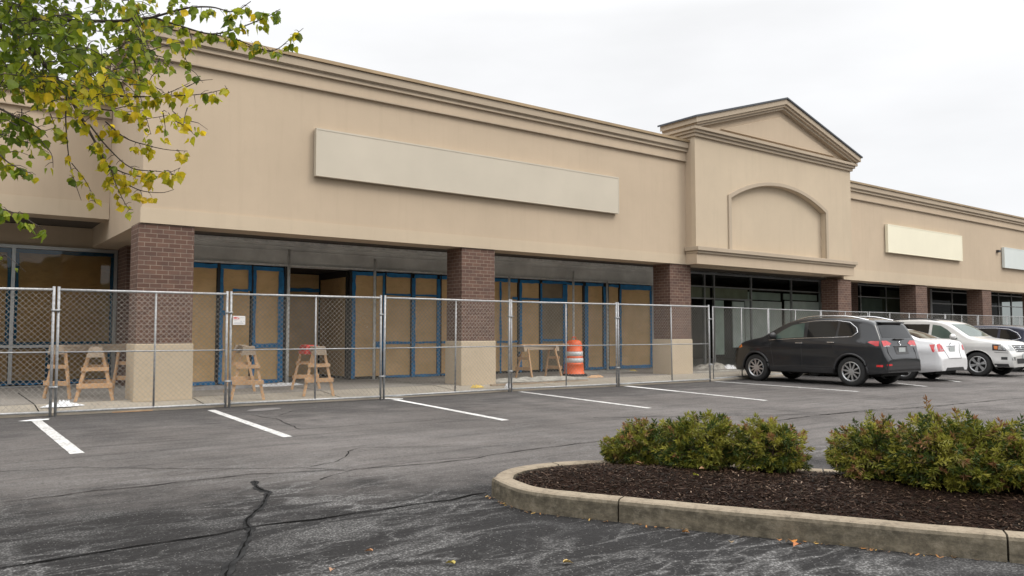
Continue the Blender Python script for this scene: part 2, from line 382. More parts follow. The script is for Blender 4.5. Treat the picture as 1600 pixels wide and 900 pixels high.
def tube(bm, pts, r, n=8, caps=True, mi=0):
    pts = [Vector(p) for p in pts]; rs = r if isinstance(r, (list, tuple)) else [r]*len(pts); rings = []
    for i, p in enumerate(pts):
        d = (pts[min(i+1, len(pts)-1)]-pts[max(i-1, 0)])
        d = d.normalized() if d.length > 1e-9 else Vector((0, 0, 1))
        u = Vector((0, 0, 1)) if abs(d.z) < .95 else Vector((1, 0, 0))
        s = d.cross(u).normalized(); u = s.cross(d)
        rings.append([bm.verts.new(p + (s*math.cos(2*math.pi*k/n) + u*math.sin(2*math.pi*k/n))*rs[i]) for k in range(n)])
    for a, b in zip(rings, rings[1:]):
        for k in range(n):
            f = bm.faces.new((a[k], b[k], b[(k+1) % n], a[(k+1) % n])); f.material_index = mi
    if caps and n > 2: bm.faces.new(rings[0]).material_index = mi; bm.faces.new(rings[-1][::-1]).material_index = mi
def lathe(bm, prof, axis='z', c=(0, 0, 0), n=28, mi=0):
    rings = []
    for r, h in prof:
        ring = []
        for k in range(n):
            a = 2*math.pi*k/n; p = (r*math.cos(a), r*math.sin(a), h) if axis == 'z' else (r*math.cos(a), h, r*math.sin(a))
            ring.append(bm.verts.new(Vector(c)+Vector(p)))
        rings.append(ring)
    for a, b in zip(rings, rings[1:]):
        for k in range(n):
            f = bm.faces.new((a[k], a[(k+1) % n], b[(k+1) % n], b[k])); f.material_index = mi
def slab(bm, pts, d0, d1, axis='y', mi=0):
    """closed polygon (list of 2-D points) given thickness along an axis"""
    def P(p, d): return (p[0], d, p[1]) if axis == 'y' else ((p[0], p[1], d) if axis == 'z' else (d, p[0], p[1]))
    a = [bm.verts.new(P(p, d0)) for p in pts]; b = [bm.verts.new(P(p, d1)) for p in pts]
    f1 = bm.faces.new(a); f2 = bm.faces.new(b[::-1]); fs = [f1, f2]
    for i in range(len(a)):
        j = (i+1) % len(a); fs.append(bm.faces.new((a[i], b[i], b[j], a[j])))
    for f in fs: f.material_index = mi
def B(): return bmesh.new()
def fixn(bm): bmesh.ops.recalc_face_normals(bm, faces=bm.faces)

# ------------------------------------------------------------------ ground
bm = B(); box(bm, -400, 400, -400, 400, -1, 0); link('asphalt_ground', bm, 'asphalt')['kind'] = 'structure'

def walk_front(x):
    P = [(-40, 15.6), (-5, 14.85), (1, 14.56), (4.3, 14.30), (7.3, 14.17), (10.5, 14.17), (13.4, 13.86), (17, 13.74), (22, 13.95), (30, 14.1), (70, 14.2)]
    for (a, ya), (b, yb) in zip(P, P[1:]):
        if x <= b: return ya+(yb-ya)*(x-a)/(b-a)
    return P[-1][1]
def walk_z(x, y):
    f = walk_front(x); t = min(1, max(0, (y-f)/(15.3-f))) if f < 15.29 else 1
    return .055+.075*t
bm = B(); xs = [-30+1.0*i for i in range(100)]; rows = []
for x in xs:
    f = walk_front(x)
    e = min(15.3, f+1.2) if f < 15.2 else f+.1
    rows.append([bm.verts.new(p) for p in ((x, f, -.05), (x, f, .045), (x, f+.02, .055), (x, e, .13))])
for a, b in zip(rows, rows[1:]):
    for k in range(3): bm.faces.new((a[k], b[k], b[k+1], a[k+1]))
fixn(bm); link('walk_apron', bm, 'apron')['kind'] = 'structure'
bm = B(); rows = [[bm.verts.new((x, (min(15.3, walk_front(x)+1.2) if walk_front(x) < 15.2 else walk_front(x)+.1), .13)), bm.verts.new((x, 26, .13))] for x in xs]
for a, b in zip(rows, rows[1:]): bm.faces.new((a[0], b[0], b[1], a[1]))
fixn(bm); link('covered_walk', bm, 'walk')['kind'] = 'structure'
bm = B()
for x in [-3.6, -1.1, 1.45, 3.95, 6.5, 9.2, 11.9, 14.6, 17.3, 20, 23, 26, 29, 32, 35, 38]:
    f = walk_front(x)+.03; yb = 15.3
    for (y0, y1) in ((f, yb-.02), (yb+.02, 18.3)):
        n = 6
        for i in range(n):
            a, b = y0+(y1-y0)*i/n, y0+(y1-y0)*(i+1)/n
            za, zb = walk_z(x, a)+.003, walk_z(x, b)+.003
            v = [bm.verts.new(p) for p in ((x-.009, a, za), (x+.009, a, za), (x+.009, b, zb), (x-.009, b, zb))]; bm.faces.new(v)
for x0 in range(-8, 44, 2):
    v = [bm.verts.new(p) for p in ((x0, 15.32, .133), (x0+2, 15.32, .133), (x0+2, 15.335, .133), (x0, 15.335, .133))]; bm.faces.new(v)
link('walk_joints', bm, 'crack')['kind'] = 'structure'

# painted bay lines
def ribbon(bm, pts, w, z, jit=0.0, wj=0.0):
    rows = []
    for i, p in enumerate(pts):
        p = Vector((p[0], p[1], 0)); a = Vector((*pts[max(i-1, 0)][:2], 0)); b = Vector((*pts[min(i+1, len(pts)-1)][:2], 0)); d = (b-a).normalized()
        s = Vector((-d.y, d.x, 0)); ww = (w[i] if isinstance(w, list) else w)*(1+U(-wj, wj)); q = p+s*U(-jit, jit)
        rows.append((bm.verts.new((q.x-s.x*ww/2, q.y-s.y*ww/2, z)), bm.verts.new((q.x+s.x*ww/2, q.y+s.y*ww/2, z))))
    for a, b in zip(rows, rows[1:]): bm.faces.new((a[0], b[0], b[1], a[1]))
def seg(a, b, n): return [(a[0]+(b[0]-a[0])*i/n, a[1]+(b[1]-a[1])*i/n) for i in range(n+1)]
stripes = [((55, 656), (121, 709)), ((330, 641), (450, 683)), ((610, 623), (790, 657)), ((812, 612), (1015, 638)), ((978, 603), (1197, 626)), ((1117, 596), (1341, 612)), ((1403, 599), (1447, 604)), ((1453, 590), (1500, 597))]
for i, (a, b) in enumerate(stripes):
    A, Bp = onz(*a), onz(*b); bm = B(); ribbon(bm, seg(A, Bp, 30), .125 if i else .14, .004, 0, .04)
    o = link('bay_line', bm, 'paint'); o['kind'] = 'structure'
for a, b in (((29.6, 9.6), (30.2, 13.6)), ((26.3, 9.5), (27.4, 13.7))):
    bm = B(); ribbon(bm, seg(a, (b[0], b[1]), 12), .11, .004, 0, .05); link('bay_line', bm, 'paint')['kind'] = 'structure'
def blob(bm, c, rx, ry, z, n=22, rough=.25, ang=0):
    v = []
    for k in range(n):
        a = 2*math.pi*k/n; r = 1+U(-rough, rough)*.7
        x, y = rx*r*math.cos(a), ry*r*math.sin(a)
        v.append(bm.verts.new((c[0]+x*math.cos(ang)-y*math.sin(ang), c[1]+x*math.sin(ang)+y*math.cos(ang), z)))
    bm.faces.new(v)
bm = B()
c = onz(56, 657); blob(bm, c, .2, .12, .008, ang=.2)
c = onz(612, 623.5); blob(bm, c, .26, .13, .008, ang=-.9)
A, Bp = onz(618, 625), onz(700, 640); ribbon(bm, seg(A, Bp, 10), [.13*(1-.05*i) for i in range(11)], .0075)
A, Bp = onz(978, 603.5), onz(1060, 612); ribbon(bm, seg(A, Bp, 10), [.19-.008*i for i in range(11)], .0075)
link('fresh_paint_marking', bm, 'paint_fresh')['kind'] = 'structure'
bm = B(); blob(bm, onz(412, 640), .33, .2, .004, 9, .1, .3); link('asphalt_patch', bm, 'old_patch')['kind'] = 'structure'

# cracks in the asphalt, drawn as irregular strips
def crackline(bm, px, w, z=.006, step=.12, jit=.035):
    P = [onz(*p) for p in px]; pts = []
    for a, b in zip(P, P[1:]):
        n = max(2, int((b-a).length/step)); pts += [(a.x+(b.x-a.x)*i/n, a.y+(b.y-a.y)*i/n) for i in range(n)]
    pts.append((P[-1].x, P[-1].y)); q = []
    for i, p in enumerate(pts):
        k = noise.noise(Vector((p[0]*2.1, p[1]*2.1, len(px)))); q.append((p[0]+k*jit*2+U(-jit, jit)*.4, p[1]-k*jit*2+U(-jit, jit)*.4))
    ribbon(bm, q, [w*U(.45, 1.35) for _ in q], z, 0, 0); return q
bm = B()
crackline(bm, [(0, 785), (120, 771), (250, 757), (400, 741), (545, 735), (700, 722), (850, 700), (935, 690)], .016)
crackline(bm, [(0, 738), (130, 731), (300, 733), (480, 732), (540, 735)], .012)
crackline(bm, [(0, 890), (130, 868), (260, 848), (370, 828), (500, 812), (600, 794), (700, 781), (765, 770)], .022)
crackline(bm, [(395, 649), (430, 655), (460, 668), (470, 671), (700, 655), (800, 660)], .014)
crackline(bm, [(440, 650), (458, 642), (520, 637)], .014)
crackline(bm, [(210, 690), (330, 682), (470, 671)], .01)
crackline(bm, [(490, 730), (520, 723), (545, 706), (560, 700), (800, 697)], .01)
crackline(bm, [(930, 653), (1100, 650), (1290, 648), (1400, 637), (1600, 643)], .022)
crackline(bm, [(1180, 662), (1290, 648), (1470, 634), (1600, 622)], .02)
crackline(bm, [(500, 750), (560, 733), (640, 723), (760, 712)], .012)
crackline(bm, [(820, 640), (980, 632), (1200, 640), (1290, 648)], .012)
link('asphalt_cracks', bm, 'crack')['kind'] = 'structure'
bm = B()
q1 = crackline(bm, [(352, 905), (365, 880), (382, 850), (388, 830), (384, 815), (398, 800), (412, 785), (418, 770), (400, 762), (395, 752)], .06, .0045, .06, .02)
link('sealed_crack', bm, 'sealer')['kind'] = 'structure'
bm = B(); ribbon(bm, q1, [.008*U(.1, 2.2) for _ in q1], .009); link('open_crack', bm, 'crack')['kind'] = 'structure'

# ------------------------------------------------------------------ retail building
bld = empty('retail_building', (3, 15, 0), 0, 'long tan stucco strip mall building with brown brick pillars and a pointed gable', 'building')
FY, SOF, TOP = 15.02, 3.30, 6.92
def wallbox(name, m, *bxs, parent=bld, bevel=0):
    for b in bxs: bm = B(); box(bm, *b); o = link(name, bm, m, parent, bevel=bevel)
    return o
# main front volume
wallbox('wall', 'stucco', (2.97, 17.60, FY, FY+.65, SOF, 6.86), (2.97, 3.60, FY+.655, 20.2, SOF, 6.86), (17.0, 17.6, FY+.655, 20.2, 5.0, 6.86))
wallbox('wall_band', 'stucco_light', (2.945, 17.555, FY-.022, FY-.001, SOF-.004, 3.575))
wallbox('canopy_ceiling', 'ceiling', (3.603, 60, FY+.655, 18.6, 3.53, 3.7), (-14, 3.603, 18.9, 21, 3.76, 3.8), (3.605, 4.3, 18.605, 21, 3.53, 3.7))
wallbox('roof', 'flash', (3.603, 17.0, FY+.66, 30, 6.2, 6.3), (26.0, 60, FY+.66, 30, 6.0, 6.1), (-14, 2.95, 18.9, 30, 5.9, 6.0))
wallbox('left_side_wall', 'stucco', (2.975, 3.6, 20.205, 30, 3.3, 6.86))
def cornice(x0, x1, y, top, side=None, back=19.9, parent=bld):
    s = (top-6.32)/.6
    lv = [(6.32, 6.60, .05), (6.60, 6.68, .10), (6.68, 6.85, .16)]
    for a, b, p in lv:
        a = top-(6.92-a)*1.0; b = top-(6.92-b)*1.0
        bm = B(); box(bm, x0-(p if side else 0), x1, y-p, y-.001, a+.002, b-.002)
        if side: box(bm, x0-p, x0-.001, y+.001, back, a+.002, b-.002)
        link('cornice', bm, 'stucco_trim' if p != .05 else 'stucco', parent, bevel=.008)
    # thin shadow-line beads under each step
    bm = B()
    for z, p in ((top-.60, .075), (top-.325, .115), (top-.245, .125)):
        box(bm, x0-(p if side else 0), x1, y-p, y-.002, z-.012, z+.016)
        if side: box(bm, x0-p, x0-.002, y+.002, back, z-.012, z+.016)
    link('cornice_bead', bm, 'stucco_trim', parent)
    bm = B(); p = .20
    box(bm, x0-(p if side else 0), x1, y-p, y+.35, top-.068, top)
    if side: box(bm, x0-p, x0+.35, y+.352, back, top-.068, top)
    link('parapet_cap', bm, 'cap', parent)
cornice(2.97, 17.55, FY, TOP, True)
# right-hand front, a little lower
wallbox('wall', 'stucco', (25.9, 60, FY, FY+.65, 3.20, 6.70)); wallbox('wall_band', 'stucco_light', (25.92, 60, FY-.022, FY-.001, 3.197, 3.60))
cornice(25.92, 60, FY, 6.76)
# recessed left front
wallbox('wall', 'stucco', (-14, 2.965, 18.2, 18.85, 3.72, 6.35)); wallbox('wall_band', 'stucco_light', (-14, 2.96, 18.178, 18.199, 3.717, 4.06))
cornice(-14, 2.96, 18.2, 6.47)
# wall between left soffit and window head, and pier beside the window
wallbox('upper_wall', 'stucco', (-14, 3.6, 20.32, 20.6, 3.27, 3.745), (2.985, 3.6, 20.21, 20.318, 3.28, 3.745))
wallbox('brick_pier', 'brick', (3.52, 3.86, 19.3, 20.7, .13, 3.75))
wallbox('side_partition', 'dark', (3.66, 3.86, 18.42, 19.29, .13, 3.5))

# gabled entrance bay
PX0, PX1, PY = 17.56, 25.88, 14.64
gab = empty('gable_bay', (0, 0, 0)); gab.parent = bld; gab.location = (18.7, -.4, 0)
gab_w = gab
def loop(bm, pts, y): 
    vs = [bm.verts.new((p[0], y, p[1])) for p in pts]
    return vs, [bm.edges.new((vs[i], vs[(i+1) % len(vs)])) for i in range(len(vs))]
def holed(outer, inner, y0, y1):
    bm = B(); fs = {}
    vo, eo = loop(bm, outer, y0); vi, ei = loop(bm, inner, y0)
    r = bmesh.ops.triangle_fill(bm, edges=eo+ei, use_beauty=True)
    faces = [g for g in r['geom'] if isinstance(g, bmesh.types.BMFace)]
    e = bmesh.ops.extrude_face_region(bm, geom=faces)
    bmesh.ops.translate(bm, verts=[g for g in e['geom'] if isinstance(g, bmesh.types.BMVert)], vec=(0, y1-y0, 0))
    fixn(bm); return bm
def arch_pts(x0, x1, zb, zs, zp, n=24):
    c = (x0+x1)/2; h = (x1-x0)/2; rise = zp-zs; R = (h*h+rise*rise)/(2*rise); cz = zp-R; a0 = math.asin(h/R)
    return [(x0, zb)] + [(c+R*math.sin(-a0+2*a0*i/n), cz+R*math.cos(-a0+2*a0*i/n)) for i in range(n+1)] + [(x1, zb)]
AI = arch_pts(19.16, 24.22, 3.80, 5.36, 5.97)
bm = holed([(PX0, 3.3), (PX0, 7.0), (PX1, 7.0), (PX1, 3.3)], AI, PY, PY+.16); link('front_wall', bm, 'stucco_light', gab)
bm = B(); box(bm, 18.9, 24.5, PY+.163, PY+.30, 3.6, 6.3); link('arch_panel', bm, 'stucco_light', gab)
bm = B(); ao, ai = arch_pts(19.02, 24.36, 3.795, 5.44, 6.09), arch_pts(19.155, 24.225, 3.795, 5.363, 5.975); gr = []
for o_, i_ in zip(ao, ai): gr.append([bm.verts.new(q) for q in ((o_[0], PY-.001, o_[1]), (o_[0], PY-.045, o_[1]), (i_[0], PY-.045, i_[1]), (i_[0], PY-.001, i_[1]))])
for a, b in zip(gr, gr[1:]):
    for k in range(4): bm.faces.new((a[k], b[k], b[(k+1) % 4], a[(k+1) % 4]))
bm.faces.new(gr[0]); bm.faces.new(gr[-1][::-1]); fixn(bm); link('arch_trim', bm, 'stucco_trim', gab, bevel=.008)
bm = B(); box(bm, PX0, PX0+.3, PY+.163, 15.66, 3.3, 7.0); box(bm, PX1-.3, PX1, PY+.163, 15.66, 3.3, 7.0); box(bm, PX0+.302, PX1-.302, PY+.302, FY+.6, 3.3, 3.6); link('side_wall', bm, 'stucco', gab)
bm = B(); box(bm, PX0-.05, PX1+.06, PY-.10, PY-.047, 3.60, 3.67); box(bm, PX0-.10, PX1+.10, PY-.16, PY-.047, 3.672, 3.79)
box(bm, PX0-.05, PX0-.001, PY-.045, FY-.025, 3.60, 3.67); box(bm, PX0-.10, PX0-.001, PY-.045, FY-.025, 3.672, 3.79)
link('sill_ledge', bm, 'stucco_trim', gab, bevel=.01)
bm = B(); box(bm, PX0-.03, PX1+.03, PY-.045, PY-.001, 3.294, 3.597); box(bm, PX0-.03, PX0-.001, PY+.001, FY-.025, 3.294, 3.597); link('lintel_band', bm, 'stucco', gab)
# gable: tympanum, horizontal and raking mouldings, flashing
PKX, PKZ, EZ = 21.72, 8.83, 7.50
bm = B(); slab(bm, [(PX0, 7.002), (PX1, 7.002), (PX1+.0, 7.40), (PKX, 8.62), (PX0, 7.40)], PY, 15.70); fixn(bm); link('tympanum', bm, 'stucco', gab)
bm = B(); slab(bm, [(18.72, 7.38), (24.85, 7.38), (PKX, 8.24)], PY-.05, PY-.001); fixn(bm); link('tympanum_panel', bm, 'stucco', gab, bevel=.01)
for a, b, p in ((7.00, 7.09, .07), (7.094, 7.17, .13), (7.174, 7.26, .19)):
    bm = B(); box(bm, PX0-p, PX1+p, PY-p, PY-.001, a, b); box(bm, PX0-p, PX0-.001, PY+.001, 15.75, a, b); box(bm, PX1+.001, PX1+p, PY+.001, 15.75, a, b)
    link('cornice', bm, 'stucco_trim', gab, bevel=.008)
def rake(x_out, zo, t0, t1, p, y1, m, nm):
    """two sloped members meeting at the ridge, offset down by t0..t1 (vertical)"""
    bm = B()
    for s in (-1, 1):
        xe = PKX+s*(x_out); q = [(xe, zo-t0), (PKX, PKZ-t0), (PKX, PKZ-t1), (xe, zo-t1)]
        slab(bm, q, PY-p, y1)
    bmesh.ops.remove_doubles(bm, verts=bm.verts, dist=.0001); fixn(bm); return link(nm, bm, m, gab)
rake(4.40, 7.53, .055, .21, .28, 15.75, 'stucco_trim', 'raking_cornice'); rake(4.32, 7.56, .213, .285, .22, 15.75, 'stucco', 'raking_cornice'); rake(4.26, 7.58, .288, .36, .15, 15.75, 'stucco_trim', 'raking_cornice')
rake(4.46, 7.51, 0, .052, .32, 15.80, 'flash', 'roof_flashing')

# brick pillars with pale bases
pillars = [(2.93, 3.88, SOF), (9.80, 10.73, SOF), (16.88, 17.77, SOF), (25.60, 26.45, 3.195), (31.2, 32.12, 3.195), (37.2, 38.1, 3.195), (43.3, 44.2, 3.195), (49.4, 50.3, 3.195)]
for i, (x0, x1, zt) in enumerate(pillars):
    p = empty('pillar', (x0-3+.45, .3, 0)); p.parent = bld
    bm = B(); box(bm, x0, x1, FY+.012, FY+.66, 1.13, zt-.006); link('brick_shaft', bm, 'brick', p)
    bm = B(); box(bm, x0-.025, x1+.025, FY-.012, FY+.69, .10, 1.128); link('base_block', bm, 'base', p, bevel=.015)

# storefronts ----------------------------------------------------
def quad(bm, x0, x1, z0, z1, y, lean=0.0, n=1):
    v = [bm.verts.new(p) for p in ((x0+lean, y, z0), (x1+lean, y, z0), (x1, y, z1), (x0, y, z1))]; bm.faces.new(v)
def paper(par, x0, x1, z0=.2, z1=2.84, y=18.372, m='kraft', seed=0):
    bm = B(); nx, nzz = max(3, int((x1-x0)/.12)), 22; g = []
    for j in range(nzz+1):
        row = []
        for i in range(nx+1):
            x = x0+(x1-x0)*i/nx; z = z0+(z1-z0)*j/nzz
            d = noise.noise(Vector((x*1.7+seed, z*1.6, seed)))*.020 + noise.noise(Vector((x*5+seed, z*7, 3)))*.015
            if i in (0, nx): d *= .2
            row.append(bm.verts.new((x, y-max(-.018, min(.018, d)), z)))
        g.append(row)
    for j in range(nzz):
        for i in range(nx): bm.faces.new((g[j][i], g[j][i+1], g[j+1][i+1], g[j+1][i]))
    return link('paper_sheet', bm, m, par, smooth=True)
def tapes(par, L, y=18.345, nm='painters_tape'):
    bm = B()
    for (x0, x1, z0, z1) in L:
        horiz = (x1-x0) > (z1-z0); n = max(2, int(max(x1-x0, z1-z0)/.15)); rows = []
        for i in range(n+1):
            t = i/n
            if horiz:
                x = x0+(x1-x0)*t; rows.append((bm.verts.new((x, y+U(-.001, .001), z0+U(-.012, .012))), bm.verts.new((x, y, z1+U(-.012, .012)))))
            else:
                z = z0+(z1-z0)*t; rows.append((bm.verts.new((x0+U(-.012, .012), y, z)), bm.verts.new((x1+U(-.012, .012), y+U(-.001, .001), z))))
        for a, b in zip(rows, rows[1:]): bm.faces.new((a[0], a[1], b[1], b[0]))
        # the tape has a body of its own, folded back over the edge
    fixn(bm); return link(nm, bm, 'tape', par)
def mull(par, L, m='dark_frame', y0=18.33, y1=18.42, nm='mullion'):
    for (x0, x1, z0, z1) in L: bm = B(); box(bm, x0, x1, y0, y1, z0, z1); o = link(nm, bm, m, par)
    return o

# bay one, between the first and second pillar
sf = empty('storefront', (4.5, 3.4, 0)); sf.parent = bld
bm = B(); box(bm, 3.87, 6.93, 18.425, 18.50, .13, 2.93); link('backing', bm, 'dark', sf); bm = B(); box(bm, 8.58, 11.62, 18.425, 18.50, .13, 2.93); link('backing', bm, 'dark', sf)
for k, (a, b) in enumerate([(3.9, 5.25), (5.38, 6.02), (6.13, 6.74), (8.68, 9.24), (9.30, 9.50), (9.58, 10.33), (10.45, 11.15), (11.26, 11.58)]): paper(sf, a, b, seed=k*3.1)
tapes(sf, [(3.9, 5.26, 2.80, 2.90), (5.33, 6.05, 2.80, 2.90), (6.09, 6.82, 2.80, 2.89), (5.33, 5.41, .15, 2.80), (5.975, 6.05, 2.30, 2.80), (6.09, 6.165, .95, 2.80), (6.09, 6.15, .15, .95), (6.70, 6.83, .15, 2.80),
           (6.165, 6.70, .96, 1.065), (5.62, 5.975, 2.28, 2.34), (3.9, 5.28, .13, .22), (5.41, 6.09, .13, .21), (6.15, 6.7, .13, .22), (5.40, 5.46, 1.72, 1.84)])
tapes(sf, [(8.62, 8.72, .15, 2.80), (8.62, 9.26, 2.80, 2.89), (9.30, 9.56, 2.80, 2.88), (9.60, 10.32, 2.79, 2.89), (10.44, 11.15, 2.79, 2.89), (11.24, 11.58, 2.80, 2.88), (9.50, 9.585, .15, 2.8), (10.36, 10.475, .15, 2.79), (11.15, 11.26, .15, 2.79),
           (9.585, 10.36, 2.30, 2.355), (10.475, 11.15, 2.30, 2.35), (9.22, 9.5, .93, 1.02), (9.3, 10.36, 1.02, 1.085), (10.475, 11.5, 1.03, 1.08), (9.585, 11.5, .14, .20)])
mull(sf, [(5.26, 5.325, .13, 2.925), (6.055, 6.085, .13, 2.925), (6.84, 6.96, .13, 2.925), (8.545, 8.615, .13, 2.925), (9.24, 9.295, .13, 2.925), (9.56, 9.58, .13, 2.925), (10.33, 10.36, .13, 2.925), (11.265, 11.29, .13, 2.925)])
# recessed doorway
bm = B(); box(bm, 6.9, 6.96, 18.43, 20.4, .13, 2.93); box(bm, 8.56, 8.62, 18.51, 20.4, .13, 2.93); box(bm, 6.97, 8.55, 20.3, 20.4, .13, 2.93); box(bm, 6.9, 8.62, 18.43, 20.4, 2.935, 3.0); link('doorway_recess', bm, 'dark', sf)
paper(sf, 7.02, 8.53, .15, 2.9, 20.27, 'kraft', 5)
bm = B(); sl = [(8.552, 18.6, .2), (8.552, 20.2, .2), (8.552, 20.2, 2.75), (8.552, 18.6, 2.75)]; bm.faces.new([bm.verts.new(p) for p in sl]); link('side_paper', bm, 'kraft', sf)
tapes(sf, [(7.02, 8.54, 2.42, 2.52)], 20.24)
# metal header over bay one and two
def header(x0, x1, nm='shutter_housing'):
    bm = B(); box(bm, x0, x1, 18.18, 18.6, 2.96, 3.40); box(bm, x0, x1, 18.10, 18.6, 3.403, 3.52); bm2 = B(); box(bm2, x0, x1, 18.13, 18.6, 2.925, 2.957); link('header_rail', bm2, 'post', bld); bm2 = B(); box(bm2, x0, x1, 18.06, 18.099, 3.46, 3.515); link('header_rail', bm2, 'post', bld)
    box(bm, x0, x1, 18.165, 18.179, 3.28, 3.295)
    o = link(nm, bm, 'header', bld, bevel=.006)
header(3.87, 11.68); header(11.75, 20.25)
# bay two
s2 = empty('storefront', (13, 3.4, 0)); s2.parent = bld
bm = B(); box(bm, 11.62, 20.2, 18.425, 18.50, .13, 2.93); link('backing', bm, 'dark', s2)
X = sx
pp = [(11.75, 12.6), (12.75, X(807)), (X(814), X(841)), (X(885), X(909)), (X(917), X(940)), (X(950), X(965)), (X(969), X(1016))]
for k, (a, b) in enumerate(pp): paper(s2, a, b, seed=40+k*2.3)
paper(s2, X(845), X(879), m='kraft_dark', seed=77)
tapes(s2, [(11.75, X(807), 2.80, 2.90), (X(811), X(842), 2.80, 2.89), (X(846), X(884), 2.82, 2.90), (X(884), X(910), 2.80, 2.88), (X(914), X(941), 2.80, 2.90), (X(950), X(966), 2.80, 2.88), (X(968), X(1016), 2.74, 2.90),
           (X(810), X(814), .15, 2.8), (X(842.5), X(845.5), .15, 2.8), (X(878), X(885), .15, 2.8), (X(912), X(917.5), .15, 2.8), (X(941.5), X(945), .15, 2.8), (X(966.5), X(969.5), .15, 2.74), (X(779), X(782), .15, 2.8), (X(1014), X(1017), .15, 2.74),
           (X(799), X(842), 2.30, 2.36), (X(846), X(879), 2.26, 2.37), (X(846), X(879), 1.06, 1.12), (X(775), X(811), 1.02, 1.08), (X(885), X(905), .16, .21), (X(917), X(941), .14, .22), (X(950), X(966), .14, .22), (X(969), X(1014), .13, .24)], 18.345)
mull(s2, [(X(807.2), X(809.7), .13, 2.925), (X(909.3), X(911.7), .13, 2.925), (X(945.5), X(949.5), .13, 2.925), (X(965.3), X(966.3), .13, 2.925), (X(841.2), X(842.3), .13, 2.925)])
mull(s2, [(X(1016.8), X(1019.5), .13, 2.925)], 'alu', nm='end_jamb')
mull(sf, [(11.585, 11.62, .13, 2.925)], 'alu', nm='end_jamb')

# bay three (under the gable) and the open bays to the right: glazing with a dark room behind
def glazed(x0, x1, vert, horiz, zt=3.48, boards=(), nm='storefront'):
    s = empty(nm, (x0-3, 3.4, 0)); s.parent = bld
    bm = B()
    for v in vert: box(bm, v-.03, v+.03, 18.34, 18.42, .13, zt)
    for (a, b, z) in horiz: box(bm, a, b, 18.345, 18.415, z-.025, z+.025)
    link('window_frame', bm, 'alu', s)
    bm = B(); quad(bm, x0, x1, .13, zt, 18.38); link('glass', bm, 'glass' if x0 < 31 else 'glass_dark', s)
    for (a, b, z0, z1, m, dy) in boards:
        bm = B(); box(bm, a, b, 18.38+dy, 18.42+dy, z0, z1); link('board', bm, m, s)
    return s
glazed(20.3, 31.6, [20.35, X(1100), X(1115), X(1173), X(1236), X(1281), 31.55], [(20.3, 31.6, 3.45), (20.3, X(1173), 2.98), (X(1173), 31.6, 2.98), (20.3, X(1173), 2.55)],
       3.48, [(20.4, X(1112), 2.58, 2.95, 'board_olive', .08), (X(1118), X(1171), 2.58, 2.95, 'board_olive', .08), (X(1117), X(1134), .5, 2.5, 'board_green', .10), (X(1148), X(1166), .75, 2.48, 'board_white', .10),
              (X(1176), X(1233), .3, 2.55, 'board_white', .35), (X(1238), X(1300), .3, 2.6, 'board_white', .35), (X(1176), X(1233), 2.60, 2.9, 'board_green', .4), (X(1238), X(1290), 2.65, 2.9, 'board_green', .4)])
glazed(31.6, 39.6, [31.6, X(1344), X(1384), 39.5], [(31.6, 39.6, 3.42), (31.6, 39.6, 2.9)], 3.45,
       [(31.7, X(1342), 2.2, 2.85, 'board_green', .1), (X(1346), X(1382), 2.0, 2.85, 'board_green', .1), (X(1346), X(1379), .5, 1.95, 'board_white', .12), (31.7, X(1337), .5, 1.9, 'board_white', .12), (X(1386), 38.5, .4, 3.3, 'board_olive', .3)])
glazed(39.6, 60, [39.6, X(1455), X(1487), X(1512), 45.2, X(1560), X(1580), 52, 55, 58], [(39.6, 60, 3.35), (39.6, 60, 2.75)], 3.45, [(X(1500), X(1503), .4, 2.3, 'board_white', .6), (X(1494), X(1510), 2.28, 2.33, 'board_white', .6)])
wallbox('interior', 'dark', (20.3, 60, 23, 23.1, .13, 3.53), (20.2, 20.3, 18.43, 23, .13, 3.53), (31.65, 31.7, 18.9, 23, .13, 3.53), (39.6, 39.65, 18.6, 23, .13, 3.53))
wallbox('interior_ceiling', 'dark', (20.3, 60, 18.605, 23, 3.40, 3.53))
wallbox('interior_pilaster', 'brick', (30.5, 31.5, 17.6, 18.33, .13, 3.52), (36.9, 37.9, 17.6, 18.33, .13, 3.52))
# left window wall
WY = 20.3
lw = empty('left_storefront', (-2, 5.3, 0)); lw.parent = bld
bm = B()
for v in (-9.5, -6.8, -4.1, -1.35, 1.435, 3.47): box(bm, v-.035, v+.035, WY-.07, WY+.03, .2, 3.23)
box(bm, -9.5, 3.505, WY-.075, WY+.03, 3.19, 3.265); box(bm, -9.5, 3.50, WY-.08, WY+.03, .99, 1.05); box(bm, -9.5, 3.5, WY-.07, WY+.03, .09, .15)
link('window_frame', bm, 'alu', lw)
bm = B(); quad(bm, -9.5, 3.5, .2, 3.2, WY-.02); link('glass', bm, 'glass_brown', lw)
for k, (a, b) in enumerate([(-9.4, -6.85), (-6.75, -4.15), (-4.05, -1.4), (-1.3, 1.39), (1.48, 3.42)]):
    paper(lw, a, b, 1.08, 3.17, WY+.02, 'kraft_dark' if 0 else 'kraft', 90+k); paper(lw, a, b, .25, .97, WY+.02, 'kraft', 95+k)
tapes(lw, [(-9.4, 3.42, 3.10, 3.185), (-9.4, 3.42, 1.055, 1.12), (1.325, 1.395, 1.12, 3.1), (1.475, 1.54, 1.12, 3.1), (3.37, 3.43, 1.1, 3.1), (-9.4, 2.14, .18, .27), (2.3, 3.42, .18, .27), (3.36, 3.43, .27, .97), (2.10, 2.17, .27, .97)], WY-.008)
mull(lw, [(2.17, 2.25, .1, .98)], y0=WY-.06, y1=WY+.02)
wallbox('backing_wall', 'dark', (-14, 3.5, 20.5, 20.6, .13, 3.26), (3.87, 6.9, 20.9, 21.0, .13, 3.75))
